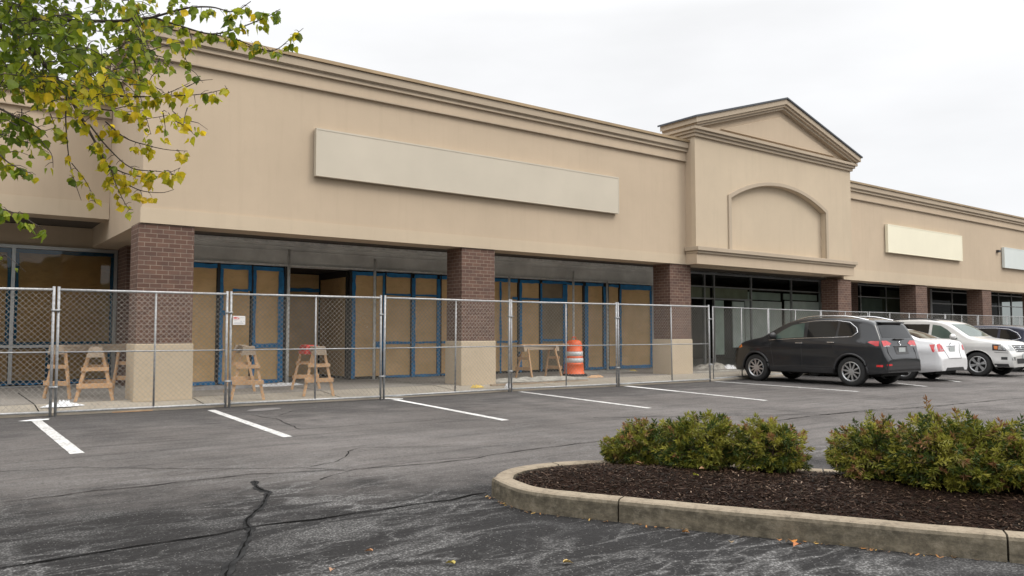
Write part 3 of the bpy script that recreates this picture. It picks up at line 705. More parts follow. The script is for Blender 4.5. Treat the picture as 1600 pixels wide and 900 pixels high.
# small junction box beside the far sign
wallbox('conduit_box', 'trim_black', (38.75, 38.95, FY-.12, FY-.002, 4.95, 5.05))

# blank sign boards
def sign(x0, x1, z0, z1, m, label):
    r = empty('sign_board', ((x0+x1)/2, FY-.1, z0), 0, label, 'sign', 'blank sign boards on the shop fronts')
    bm = B(); box(bm, x0, x1, FY-.13, FY-.024, z0, z1); link('panel', bm, m, r, bevel=.01)
    bm = B(); t = .022
    for b in ((x0-.012, x1+.012, z1-t, z1+.012), (x0-.012, x1+.012, z0-.012, z0+t*.5), (x0-.012, x0+t*.6, z0+t*.5+.001, z1-t-.001), (x1-t*.6, x1+.012, z0+t*.5+.001, z1-t-.001)): box(bm, b[0], b[1], FY-.136, FY-.026, b[2], b[3])
    link('rim', bm, m, r)
sign(6.18, 14.72, 4.52, 5.48, 'sign', 'very long blank beige sign board on the tan wall above the fenced shops')
sign(28.88, 35.05, 4.35, 5.40, 'sign_cream', 'blank cream sign board on the wall just right of the gable')
sign(39.3, 45.6, 4.28, 5.2, 'sign_grey', 'blank pale grey sign board at the far right end of the wall')

# free-standing galvanised posts under the canopy
for px, py, zt, lab in ((450, 595, 3.3, 'galvanised post left of the dark open doorway'), (585, 591, 3.2, 'galvanised post right of the dark open doorway'), (795.5, 583, 2.95, 'galvanised post behind the sawhorse with a plank'), (896, 578, 3.2, 'galvanised post rising behind the orange barrel'), (949, 577, 2.95, 'galvanised post between the orange barrel and the third brick pillar'), (700, 586, 2.95, 'galvanised post hard against the left side of the second brick pillar')):
    p = ony(px, 500, 17.95); r = empty('steel_post', (p.x, 17.95, .13), 0, lab, 'post', 'galvanised posts under the canopy')
    bm = B(); tube(bm, [(p.x, 17.95, .13), (p.x, 17.95, zt)], .035, 10); link('shaft', bm, 'post', r, smooth=True)
    bm = B(); box(bm, p.x-.07, p.x+.07, 17.88, 18.02, .131, .14); link('foot_plate', bm, 'galv', r)

# ------------------------------------------------------------------ chain link fence panels
def fence_panel(a, b, H, label, mid=.5, z0=.0, group='temporary chain link fence panels', fine=True):
    a = Vector(a); b = Vector(b); L = (b-a).length; ang = math.atan2(b.y-a.y, b.x-a.x)
    r = empty('fence_panel', (a.x, a.y, z0), ang, label, 'fence', group)
    e = .035; t = .019
    def part(nm, fn, m): bm = B(); fn(bm); return link(nm, bm, m, r, world=False, smooth=True)
    part('top_rail', lambda bm: tube(bm, [(e, 0, H-.02), (L-e, 0, H-.02)], .020 if fine else .015, 10), 'galv_rail' if fine else 'galv')
    part('bottom_rail', lambda bm: tube(bm, [(e, 0, .07), (L-e, 0, .07)], t, 8), 'galv_rail')
    if fine: part('middle_rail', lambda bm: tube(bm, [(e, 0, H*.50), (L-e, 0, H*.50)], .012, 8), 'galv')
    for x in (e, L-e): part('end_post', lambda bm: tube(bm, [(x, 0, 0), (x, 0, H+(.03 if fine else 0))], .0225 if fine else .016, 10), 'galv')
    part('middle_post', lambda bm: tube(bm, [(L*mid, .004, .07), (L*mid, .004, H-.02)], .017, 8), 'galv')
    for zc in (.82, .22):
        if fine: part('clamp', lambda bm: box(bm, L-.062, L+.062, -.027, .027, H*zc, H*zc+.03), 'galv')
    bm = B(); x0, x1, zb, zt = e, L-e, .07, H-.02; w, h = x1-x0, zt-zb; s = .062*math.sqrt(2) if fine else .085*math.sqrt(2)
    rr = .0024 if fine else .0026
    k = -h
    while k < w:
        p0x = max(0, k); p0z = p0x-k; p1x = min(w, k+h); p1z = p1x-k
        if p1x-p0x > .01:
            tube(bm, [(x0+p0x, -.003, zb+p0z), (x0+p1x, -.003, zb+p1z)], rr, 4, False)
            tube(bm, [(x0+p0x, .003, zt-p0z), (x0+p1x, .003, zt-p1z)], rr, 4, False)
        k += s
    # slack: the cloth bellies a few millimetres between its frames
    for v in bm.verts: v.co.y += .035*math.sin(math.pi*min(1, max(0, v.co.x/L)))*noise.noise(Vector((v.co.x*1.3+a.x, v.co.z*1.5, a.y)))
    link('wire_mesh', bm, 'wire', r, world=False, smooth=True)
    r.rotation_euler.x = rad(U(-.7, .7))
    return r
J = [onz(0, 655), onz(82, 651), onz(355, 637), onz(597, 625), onz(797, 612.5), onz(965.5, 604.5), onz(1111, 596.5)]
J[0] = J[1]+Vector((-3.05, .62, 0)); Jm = J[0]+Vector((-3.05, .55, 0))
mids = [.5, .5, .54, .55, .50, .50, .53]
labs = ['chain link fence panel cut off by the left edge of the photo', 'chain link fence panel in front of the first brick pillar', 'chain link fence panel with the white notice hung at its left end, before the doorway', 'chain link fence panel in front of the second brick pillar',
        'chain link fence panel in front of the orange barrel', 'chain link fence panel ending by the dark car, before the third brick pillar']
for i in range(6): fence_panel(J[i], J[i+1], 2.04, labs[i], {0: .5, 1: .55, 2: .54, 3: .54, 4: .5, 5: .56}[i])
fence_panel(Jm, J[0], 2.04, 'chain link fence panel beyond the left edge, first of the row')
far = [(17.15, 13.78), (20.1, 14.06), (23.1, 14.18), (26.1, 14.22), (29.1, 14.3), (32.1, 14.35), (35.1, 14.4), (38.1, 14.45), (41.1, 14.5), (44.1, 14.5)]
fl = ['front of the bare white boarded windows, behind the dark car hood', 'front of the white boarded windows, behind the dark car roof', 'front of the fourth brick pillar, behind the dark car tailgate', 'the shop just right of the gable, behind the white sedan',
      'front of the fifth brick pillar', 'the dark shop window, behind the silver car roof', 'front of the sixth brick pillar', 'the last dark windows, above the navy car', 'the right edge of the row, last of all']
for i in range(len(far)-1): fence_panel((*far[i], 0), (*far[i+1], 0), 2.04, 'distant fence panel in '+fl[i] if fl[i].startswith('front') else 'distant fence panel by '+fl[i], fine=False)

# white notice wired to the fence
c = onz(355, 637); d = (J[3]-J[2]).normalized()
nx0 = .06
org = J[2]+Vector((0, 0, 0)); ang = math.atan2(d.y, d.x)
r = empty('notice_sign', (org.x, org.y, 0), ang, 'small white paper notice with red heading hung on the fence', 'notice')
nz0, nz1 = ony(358, 507.5, org.y).z, ony(358, 493.5, org.y).z; nw = .215
bm = B(); box(bm, nx0, nx0+nw, -.034, -.03, nz0, nz1); link('sheet', bm, 'paper_white', r, world=False)
bm = B()
hh = nz1-nz0
for (u0, u1, v0, v1) in ((.05, .13, .70, .88), (.15, .30, .70, .88), (.33, .38, .78, .88), (.40, .52, .70, .80), (.05, .5, .62, .655)): box(bm, nx0+nw*u0, nx0+nw*u1, -.0365, -.0345, nz0+hh*v0, nz0+hh*v1)
link('red_heading', bm, 'ink_red', r, world=False)
bm = B()
for (u0, u1, v0, v1) in ((.55, .93, .80, .83), (.08, .30, .44, .48), (.62, .70, .34, .46), (.85, .93, .36, .44), (.08, .9, .14, .17), (.08, .8, .22, .25)): box(bm, nx0+nw*u0, nx0+nw*u1, -.0365, -.0345, nz0+hh*v0, nz0+hh*v1)
link('small_print', bm, 'ink_grey', r, world=False)

# ------------------------------------------------------------------ sawhorses
def sawhorse(a, b, H, label, m='wood', mb='wood_grey', spread=.58, plank=None, red=False):
    """a, b: ground points below the two ends of the beam"""
    a = Vector((a[0], a[1], 0)); b = Vector((b[0], b[1], 0)); L = (b-a).length; c = (a+b)/2; ang = math.atan2(b.y-a.y, b.x-a.x)
    z = walk_z(c.x, c.y)
    r = empty('sawhorse', (c.x, c.y, z), ang, label, 'sawhorse', 'wooden sawhorses on the walk')
    def pt(nm, fn, mm): bm = B(); fn(bm); return link(nm, bm, mm, r, world=False, bevel=.004)
    ov = .14
    pt('beam', lambda bm: box(bm, -L/2-ov, L/2+ov, -.045, .045, H-.13, H), mb)
    for e_ in (-1, 1):
        a_, b_ = sorted((e_*(L/2+ov-.10), e_*(L/2+ov+.012)))
        pt('beam_cheek', lambda bm: slab(bm, [(-.135, H-.165), (.135, H-.165), (.098, H+.004), (-.098, H+.004)], a_, b_, 'x'), mb)
    for sxx in (-1, 1):
        xw = sxx*L/2; dz = [walk_z(*(Matrix.Rotation(ang, 2) @ Vector((xw, s*spread/2)) + Vector((c.x, c.y)))) - z for s in (-1, 1)]
        for k, s in enumerate((-1, 1)):
            pt('leg', lambda bm: bar(bm, (xw, s*.105, H-.10), (xw+sxx*.05, s*spread/2, dz[k]), .052, .036, up=(1, 0, 0)), m)
        def yy(zz): return .105+(spread/2-.105)*(1-zz/(H-.1))
        for zz, hh in ((H*.60, .07), (H*.29, .085)):
            o = sxx*(.028+.05*(1-zz/H)); w = yy(zz)+.05
            pt('rung', lambda bm: box(bm, xw+o, xw+o+sxx*.024, -w, w, zz-hh/2, zz+hh/2) if sxx > 0 else box(bm, xw+o+sxx*.024, xw+o, -w, w, zz-hh/2, zz+hh/2), m)
    if red: pt('red_wrap', lambda bm: (slab(bm, [(-.145, H-.175), (.145, H-.175), (.108, H+.012), (-.108, H+.012)], .05, L/2+ov+.02, 'x')), 'red_paint')
    return r
HS = .93
sawhorse((2.36, 15.42), (2.55, 16.55), .93, 'sawhorse seen end on, front one of the two left of the first brick pillar')
sawhorse((1.93, 16.35), (3.15, 17.3), .97, 'sawhorse standing broadside behind another one, left of the first brick pillar')
sawhorse((4.78, 14.62), (5.05, 15.9), .95, 'bare wood sawhorse just right of the double fence post with the notice')
sawhorse((6.17, 14.62), (6.42, 15.85), .93, 'sawhorse with a red wrapped beam in front of the open doorway', red=True)
sawhorse((12.55, 16.2), (13.55, 16.3), .86, 'sawhorse carrying a thin plank beside the orange barrel', spread=.62)
r = empty('plank', (13.3, 16.25, walk_z(13, 16.2)+.86), rad(3), 'thin wooden plank laid on top of the sawhorse beside the orange barrel', 'plank')
bm = B(); box(bm, -.95, .95, -.09, .09, .001, .026); link('board', bm, 'wood', r, world=False, bevel=.003)

# ------------------------------------------------------------------ traffic barrel
bx, by = 14.30, 16.25
r = empty('traffic_barrel', (bx, by, .13), 0, 'orange traffic barrel with two white bands standing on the walk', 'barrel')
H = 1.02
prof = [(.30, .06), (.295, .07), (.272, .085), (.262, .32), (.268, .325), (.268, .33), (.252, .335), (.248, .50), (.256, .505), (.240, .515), (.235, .68), (.240, .69), (.226, .70), (.222, .85), (.214, .90), (.19, .955), (.12, .985), (.001, .99)]
bm = B(); lathe(bm, prof); fixn(bm); link('body', bm, 'orange', r, world=False, smooth=True)
for z0, z1, ra, rb in ((.37, .49, .2535, .2515), (.55, .67, .242, .240)):
    bm = B(); lathe(bm, [(ra-.004, z0), (ra+.003, z0+.002), (rb+.003, z1-.002), (rb-.004, z1)]); fixn(bm); link('white_band', bm, 'reflective', r, world=False, smooth=True)
bm = B(); lathe(bm, [(.001, 0), (.36, 0), (.37, .02), (.355, .055), (.30, .062)]); fixn(bm); link('rubber_base', bm, 'black', r, world=False, smooth=True)
bm = B(); tube(bm, [(-.07, 0, .97), (-.065, 0, 1.05), (0, 0, 1.075), (.065, 0, 1.05), (.07, 0, .97)], .016, 8); link('handle', bm, 'orange', r, world=False, smooth=True)

# ------------------------------------------------------------------ site litter
def lump(name, c, rx, ry, h, m, label, cat, ang=0, seed=0, group=None, n=26, crump=.6):
    z = walk_z(c[0], c[1]) if c[1] > walk_front(c[0]) else 0.0
    r = empty(name, (c[0], c[1], z), ang, label, cat, group); bm = B(); g = []
    for j in range(n+1):
        row = []
        for i in range(n+1):
            u, v = i/n*2-1, j/n*2-1; a = math.atan2(v, u)
            e = 1+.28*noise.noise(Vector((math.cos(a)*1.7+seed, math.sin(a)*1.7, seed)))
            q = max(abs(u), abs(v)); rr = math.hypot(u, v)+1e-6; x, y = u/rr*q*e, v/rr*q*e
            hh = (1-q**3)*(.35+crump*abs(noise.noise(Vector((u*2.6+seed, v*2.6, seed+2))))+.22*abs(noise.noise(Vector((u*5+seed, v*5, 1)))))
            row.append(bm.verts.new((x*rx, y*ry, max(.002, hh*h))))
        g.append(row)
    for j in range(n):
        for i in range(n): bm.faces.new((g[j][i], g[j][i+1], g[j+1][i+1], g[j+1][i]))
    link('sheet', bm, m, r, world=False, smooth=True)
lump('plastic_bag', (1.83, 15.0), .32, .16, .10, 'plastic_white', 'crumpled white plastic lying at the foot of the leftmost sawhorses', 'bag', .1, 1)
lump('plastic_bag', (1.87, 15.12), .13, .10, .11, 'plastic_white', 'small upright twist of white plastic above a flat crumpled piece, far left', 'bag', .1, 4)
lump('tarpaulin', (4.95, 17.3), 1.0, .42, .08, 'plastic_grey', 'grey tarpaulin lying flat right behind the first brick pillar', 'tarpaulin', .1, 6)
lump('tarpaulin', (6.3, 17.35), .62, .3, .09, 'plastic_white', 'pale plastic sheet heaped near the left post of the doorway', 'plastic sheet', .05, 8)
lump('yellow_cloth', (9.95, 14.62), .17, .10, .09, 'yellow', 'crumpled yellow cloth at the foot of the second brick pillar', 'cloth', 0, 10)
lump('plastic_cup_heap', (10.62, 14.33), .10, .08, .16, 'plastic_white', 'white rounded bag pressed against the fence post right of the second pillar', 'bag', 0, 12)
lump('rubble_heap', (12.2, 15.3), 1.75, .42, .13, 'rubble', 'low heap of broken grey material under the sawhorse with the plank', 'rubble', -.02, 14, n=44)
lump('work_glove', (14.25, 15.35), .28, .13, .10, 'wood', 'tan rag lying in front of the orange barrel', 'rag', 0, 16)
lump('rubble_heap', (15.9, 17.0), 1.6, .3, .10, 'rubble', 'thin strewn rubble between the barrel and the third brick pillar', 'rubble', 0, 18, n=44)
lump('yellow_cloth', (17.35, 17.0), .16, .1, .08, 'yellow', 'small yellow scrap in the strewn rubble left of the third brick pillar', 'scrap', 0, 20)
lump('rubble_heap', (20.6, 16.6), .9, .45, .26, 'rubble', 'heap of pale broken board right of the third brick pillar', 'rubble', 0, 22, n=40)
lump('plastic_bag', (21.1, 16.3), .35, .2, .20, 'plastic_white', 'white plastic on the broken board heap right of the third brick pillar', 'bag', 0, 24)
lump('rubble_heap', (19.4, 15.4), 1.6, .14, .05, 'rubble', 'low line of grit across the walk right of the third brick pillar', 'rubble', -.05, 26, n=40)
r = empty('timber_batten', (11.9, 14.72, walk_z(11.9, 14.7)), 0, 'long grey timber batten lying between the fence and the rubble', 'batten')
bm = B(); box(bm, -1.5, 1.5, -.03, .03, .002, .04); link('board', bm, 'wood_grey', r, world=False)
r = empty('timber_batten', (2.55, 14.45, 0), rad(-7), 'thin orange brown batten on the asphalt below the left fence', 'batten')
bm = B(); box(bm, -.55, .55, -.015, .015, .0, .014); link('board', bm, 'wood', r, world=False)

# ------------------------------------------------------------------ cars
def lerp(P, x):
    if x <= P[0][0]: return P[0][1]
    for (a, ya), (b, yb) in zip(P, P[1:]):
        if x <= b: return ya+(yb-ya)*((x-a)/(b-a) if b > a else 1)
    return P[-1][1]
def smoothprof(P, it=2):
    for _ in range(it):
        Q = [P[0]]
        for a, b in zip(P, P[1:]): Q += [(a[0]*.75+b[0]*.25, a[1]*.75+b[1]*.25), (a[0]*.25+b[0]*.75, a[1]*.25+b[1]*.75)]
        Q.append(P[-1]); P = Q
    return P
def build_car(S, loc, heading, label, group='cars parked in front of the shops'):
    root = empty('parked_car', (*loc, 0), heading, label, 'car', group)
    L, Wd, wz, wr = S['L'], S['W'], S['wr'], S['wr']; Ra = wr+.055
    top = smoothprof(S['top'], 2); belt = S['belt']; xw = S['wheels']; sill = S.get('sill', .27)
    g = [(0, .90), (.25, .93), (.34, .985), (.46, 1.0), (.60, .986), (.78, .988), (belt-.20, 1.002), (belt-.10, .99), (belt, .95), (S['H'], .955-S.get('lean', .22))]
    def hw(x, z):
        d = L-x; k = 1.0
        if d < 1.1: k -= S.get('ft', .13)*((1.1-d)/1.1)**2
        if x < .9: k -= S.get('rt', .09)*((.9-x)/.9)**2
        for e in (d, x):
            if e < .16: k -= .10*(1-math.sqrt(max(0, 1-((.16-e)/.16)**2)))
        for w in xw: k += .012*math.exp(-((x-w)/.42)**2)*(1 if z < .85 else math.exp(-((z-.85)/.15)**2))
        return Wd/2*k*lerp(g, z)
    xs = set([round(L*i/70, 4) for i in range(71)]+[.01, .03, .06, .1, .14, L-.01, L-.03, L-.06, L-.1, L-.14])
    for w in xw:
        for i in range(21): xs.add(round(w-Ra*math.cos(math.pi*i/20), 4))
    xs = sorted(xs); ys = []
    for x in xs:
        if not ys or x-ys[-1] > .006: ys.append(x)
    xs = ys; bm = B(); rings = []
    NL = 16
    for x in xs:
        zt = lerp(top, x); zb = sill
        if x < .5: zb = sill+.06*((.5-x)/.5)
        if x > L-.6: zb = sill-.02
        for w in xw:
            if abs(x-w) < Ra: zb = max(zb, wz+math.sqrt(Ra*Ra-(x-w)**2)+.0)
        r = S.get('r', .075); zs = zt-r; half = []
        def ends(z):
            e = 0
            if x < .35: e += (.35-x)/.35*(.16*max(0, abs(z-.52)-.10)**1.3*S.get('bulge', 1))
            if x > L-.35: e -= (x-(L-.35))/.35*(.35*max(0, abs(z-.50)-.08)**1.4)
            return e
        for k in range(NL+1):
            z = zb+(zs-zb)*k/NL; half.append((x+ends(z), hw(x, z), z))
        y0 = hw(x, zs)
        for k in range(1, 4):
            a = k/3*math.pi/2; half.append((x+ends(zt), y0-r*(1-math.cos(a)), zs+r*math.sin(a)))
        yr = y0-r; cw = S.get('crown', .03)
        for k in range(1, 6):
            f = 1-k/5; half.append((x+ends(zt), yr*f, zt+cw*(1-f*f)))
        ring = [bm.verts.new(p) for p in half]+[bm.verts.new((p[0], -p[1], p[2])) for p in half[:-1][::-1]]
        rings.append(ring)
    for a, b in zip(rings, rings[1:]):
        for k in range(len(a)-1): bm.faces.new((a[k], b[k], b[k+1], a[k+1]))
    bm.faces.new(rings[0]); bm.faces.new(rings[-1][::-1])
    bmesh.ops.triangulate(bm, faces=[f for f in bm.faces if len(f.verts) > 4]); fixn(bm)
    bvh = BVHTree.FromBMesh(bm)
    body = link('body', bm, S['paint'], root, world=False)
    for p in body.data.polygons: p.use_smooth = len(p.vertices) == 4
    DIR = {'side': Vector((0, -1, 0)), 'off': Vector((0, 1, 0)), 'rear': Vector((1, 0, 0)), 'front': Vector((-1, 0, 0)), 'topd': Vector((0, 0, -1))}
    def hit(u, v, w):
        d = DIR[w]
        o = {'side': Vector((u, 3, v)), 'off': Vector((u, -3, v)), 'rear': Vector((-3, u, v)), 'front': Vector((L+3, u, v)), 'topd': Vector((u, v, 5))}[w]
        h = bvh.ray_cast(o, d)
        return (h[0], h[1] if h[1].dot(d) < 0 else -h[1]) if h[0] else (None, None)
    def decal(nm, poly, w, m, off=.005, grid=.07, parent=root):
        bm = B(); vs = [bm.verts.new((p[0], p[1], 0)) for p in poly]; f = bm.faces.new(vs)
        us = [p[0] for p in poly]; vv = [p[1] for p in poly]
        for ax, lo, hi in ((0, min(us), max(us)), (1, min(vv), max(vv))):
            n = int((hi-lo)/grid)
            for i in range(1, n+1):
                c = lo+(hi-lo)*i/(n+1); co = (c, 0, 0) if ax == 0 else (0, c, 0); no = (1, 0, 0) if ax == 0 else (0, 1, 0)
                bmesh.ops.bisect_plane(bm, geom=bm.verts[:]+bm.edges[:]+bm.faces[:], plane_co=co, plane_no=no)
        bad = []
        for v in bm.verts:
            h, n = hit(v.co.x, v.co.y, w)
            if h is None: bad.append(v)
            else: v.co = h+n*off
        bmesh.ops.delete(bm, geom=bad, context='VERTS')
        if not bm.faces: bm.free(); return None
        # a thin body behind the visible face
        fixn(bm)
        return link(nm, bm, m, parent, world=False, smooth=True)
    def line(nm, pts, w, m, r, close=False, off=.004):
        P = []
        pts = pts+[pts[0]] if close else pts
        for a, b in zip(pts, pts[1:]):
            n = max(1, int(math.hypot(b[0]-a[0], b[1]-a[1])/.08))
            for i in range(n):
                h, nn = hit(a[0]+(b[0]-a[0])*i/n, a[1]+(b[1]-a[1])*i/n, w)
                if h: P.append(h+nn*off)
        h, nn = hit(*pts[-1], w)
        if h: P.append(h+nn*off)
        if len(P) < 2: return
        bm = B(); tube(bm, P, r, 6); return link(nm, bm, m, root, world=False, smooth=True)
    both = ('side', 'off')
    for w in both:
        for (poly, m) in S['windows']: decal('window', poly, w, m)
        if S.get('chrome'): line('window_trim', S['chrome'], w, 'chrome', .009)
        for sm in S['seams']: line('door_seam', sm, w, 'trim_black', .005, off=.0)
        for hx, hz in S['handles']:
            h, n = hit(hx, hz, w)
            if h: bm = B(); c = h+n*.022; bar(bm, c-Vector((.10, 0, 0)), c+Vector((.10, 0, 0)), .03, .028); link('door_handle', bm, S.get('handle_m', 'chrome'), root, world=False, bevel=.008)
        if S.get('clad'):
            for xa, xb in ((xw[0]+Ra+.04, xw[1]-Ra-.04),): decal('sill_cladding', [(xa, sill+.005), (xb, sill+.005), (xb, sill+.13), (xa, sill+.13)], w, 'trim_black', .008)
        for wx in xw:
            P = []
            for i in range(0, 25):
                a = math.pi*(-.04+1.08*i/24); u, v = wx+(Ra+.012)*math.cos(a), wz+(Ra+.012)*math.sin(a)
                h, n = hit(u, max(v, sill+.01), w)
                if h: P.append(h+n*.002)
            if len(P) > 4: bm = B(); tube(bm, P, .030 if S.get('clad') else .008, 6); link('wheel_arch_lip', bm, 'trim_black' if S.get('clad') else S['paint'], root, world=False, smooth=True)
    for nm, poly, w, m in S['decals']: decal(nm, poly, w, m, .006 if 'glass' not in m else .005)
    for nm, poly, w, m in S.get('decals2', []): decal(nm, poly, w, m, .010)
    for nm, pts, w, m, rr in S.get('lines', []): line(nm, pts, w, m, rr)
    # underside and wheel housings
    bm = B(); box(bm, .25, L-.25, -Wd/2+.30, Wd/2-.30, sill-.04, .62); box(bm, xw[0]+Ra+.02, xw[1]-Ra-.02, -Wd/2+.12, Wd/2-.12, sill-.03, .60); box(bm, .12, xw[0]-Ra-.02, -Wd/2+.24, Wd/2-.24, sill+.08, .5); box(bm, xw[1]+Ra+.02, L-.15, -Wd/2+.24, Wd/2-.24, sill, .5)
    link('underbody', bm, 'steel_dark', root, world=False)
    for wx in xw:
        for s in (-1, 1):
            bm = B(); y1, y0 = s*(Wd/2-.02), s*(Wd/2-.34); a = []; b = []
            for i in range(17):
                t = math.pi*i/16; a.append(bm.verts.new((wx+(Ra-.003)*math.cos(t), y0, wz+(Ra-.003)*math.sin(t)))); b.append(bm.verts.new((wx+(Ra-.003)*math.cos(t), y1*.955, wz+(Ra-.003)*math.sin(t))))
            for i in range(16): bm.faces.new((a[i], a[i+1], b[i+1], b[i]))
            bm.faces.new(a); link('wheel_housing', bm, 'steel_dark', root, world=False)
    # wheels
    tw = .225
    for wx in xw:
        for s in (-1, 1):
            yc = s*(Wd/2-.135); whl = empty('wheel', (wx, yc, wz)); whl.parent = root; R = wr
            rt = R*.66
            bm = B(); lathe(bm, [(rt, -tw/2+.01), (rt+.02, -tw/2), (R-.03, -tw/2), (R-.006, -tw/2+.025), (R, -tw/2+.05), (R, tw/2-.05), (R-.006, tw/2-.025), (R-.03, tw/2), (rt+.02, tw/2), (rt, tw/2-.01), (rt, -tw/2+.01)], 'y', n=36); fixn(bm); link('tyre', bm, 'tyre', whl, world=False, smooth=True)
            bm = B(); o = s*(tw/2-.012)
            lathe(bm, [(rt+.004, o-s*.15), (rt+.004, o+s*.006), (rt-.012, o+s*.010), (rt-.024, o-s*.004), (rt-.03, o-s*.03)], 'y', n=36)
            lathe(bm, [(.001, o-s*.004), (.05, o-s*.006), (.062, o-s*.02), (.062, o-s*.05)], 'y', n=20)
            ns = S.get('spokes', 10)
            for k in range(ns):
                a = 2*math.pi*(k+.25)/ns
                for da in ((-.0, ) if not S.get('split') else (-.13, .13)):
                    p0 = Vector((.045*math.cos(a), o-s*.018, .045*math.sin(a))); p1 = Vector(((rt-.012)*math.cos(a+da), o-s*.012, (rt-.012)*math.sin(a+da)))
                    bar(bm, p0, p1, .020, S.get('sw', .036), up=(-math.sin(a), 0, math.cos(a)))
            link('rim', bm, 'rim', whl, world=False)
            bm = B(); lathe(bm, [(.001, o-s*.07), (rt-.02, o-s*.07)], 'y', n=24); link('brake_disc', bm, 'steel_dark', whl, world=False)
    # mirrors
    mx_, mz_ = S['mirror']
    for w, s in (('side', 1), ('off', -1)):
        h, n = hit(mx_, mz_-.04, w)
        if h:
            c = Vector((mx_, h.y+s*.13, mz_+.02)); bm = B(); bmesh.ops.create_uvsphere(bm, u_segments=14, v_segments=8, radius=.5, matrix=Matrix.Translation(c) @ Matrix.Diagonal((.18, .26, .19, 1)))
            bar(bm, Vector((mx_, h.y-s*.02, mz_-.04)), c-Vector((0, 0, .03)), .05, .03)
            link('wing_mirror', bm, S.get('mirror_m', S['paint']), root, world=False, smooth=True)
    if S.get('rails'):
        a, b, yy, rm = S['rails']
        for s in (-1, 1):
            P = []
            for i in range(15):
                t = i/14; x = a+(b-a)*t; h, n = hit(x, s*yy, 'topd')
                if h: P.append(h+Vector((0, 0, -.01+.055*min(1, 4*min(t, 1-t)))))
            bm = B(); tube(bm, P, .017, 8); link('roof_rail', bm, rm, root, world=False, smooth=True)
    if S.get('spoiler'):
        x0, x1, z, wv = S['spoiler']; bm = B()
        for s in (0, ):
            v = [bm.verts.new(p) for p in ((x0, -wv, z-.015), (x0, wv, z-.015), (x1, wv*.98, z+.03), (x1, -wv*.98, z+.03), (x0+.01, -wv, z-.05), (x0+.01, wv, z-.05), (x1, wv*.98, z-.06), (x1, -wv*.98, z-.06))]
            for q in ((0, 1, 2, 3), (4, 7, 6, 5), (0, 4, 5, 1), (1, 5, 6, 2), (2, 6, 7, 3), (3, 7, 4, 0)): bm.faces.new([v[i] for i in q])
        fixn(bm); link('spoiler', bm, S['paint'], root, world=False, bevel=.012)
    return root, hit

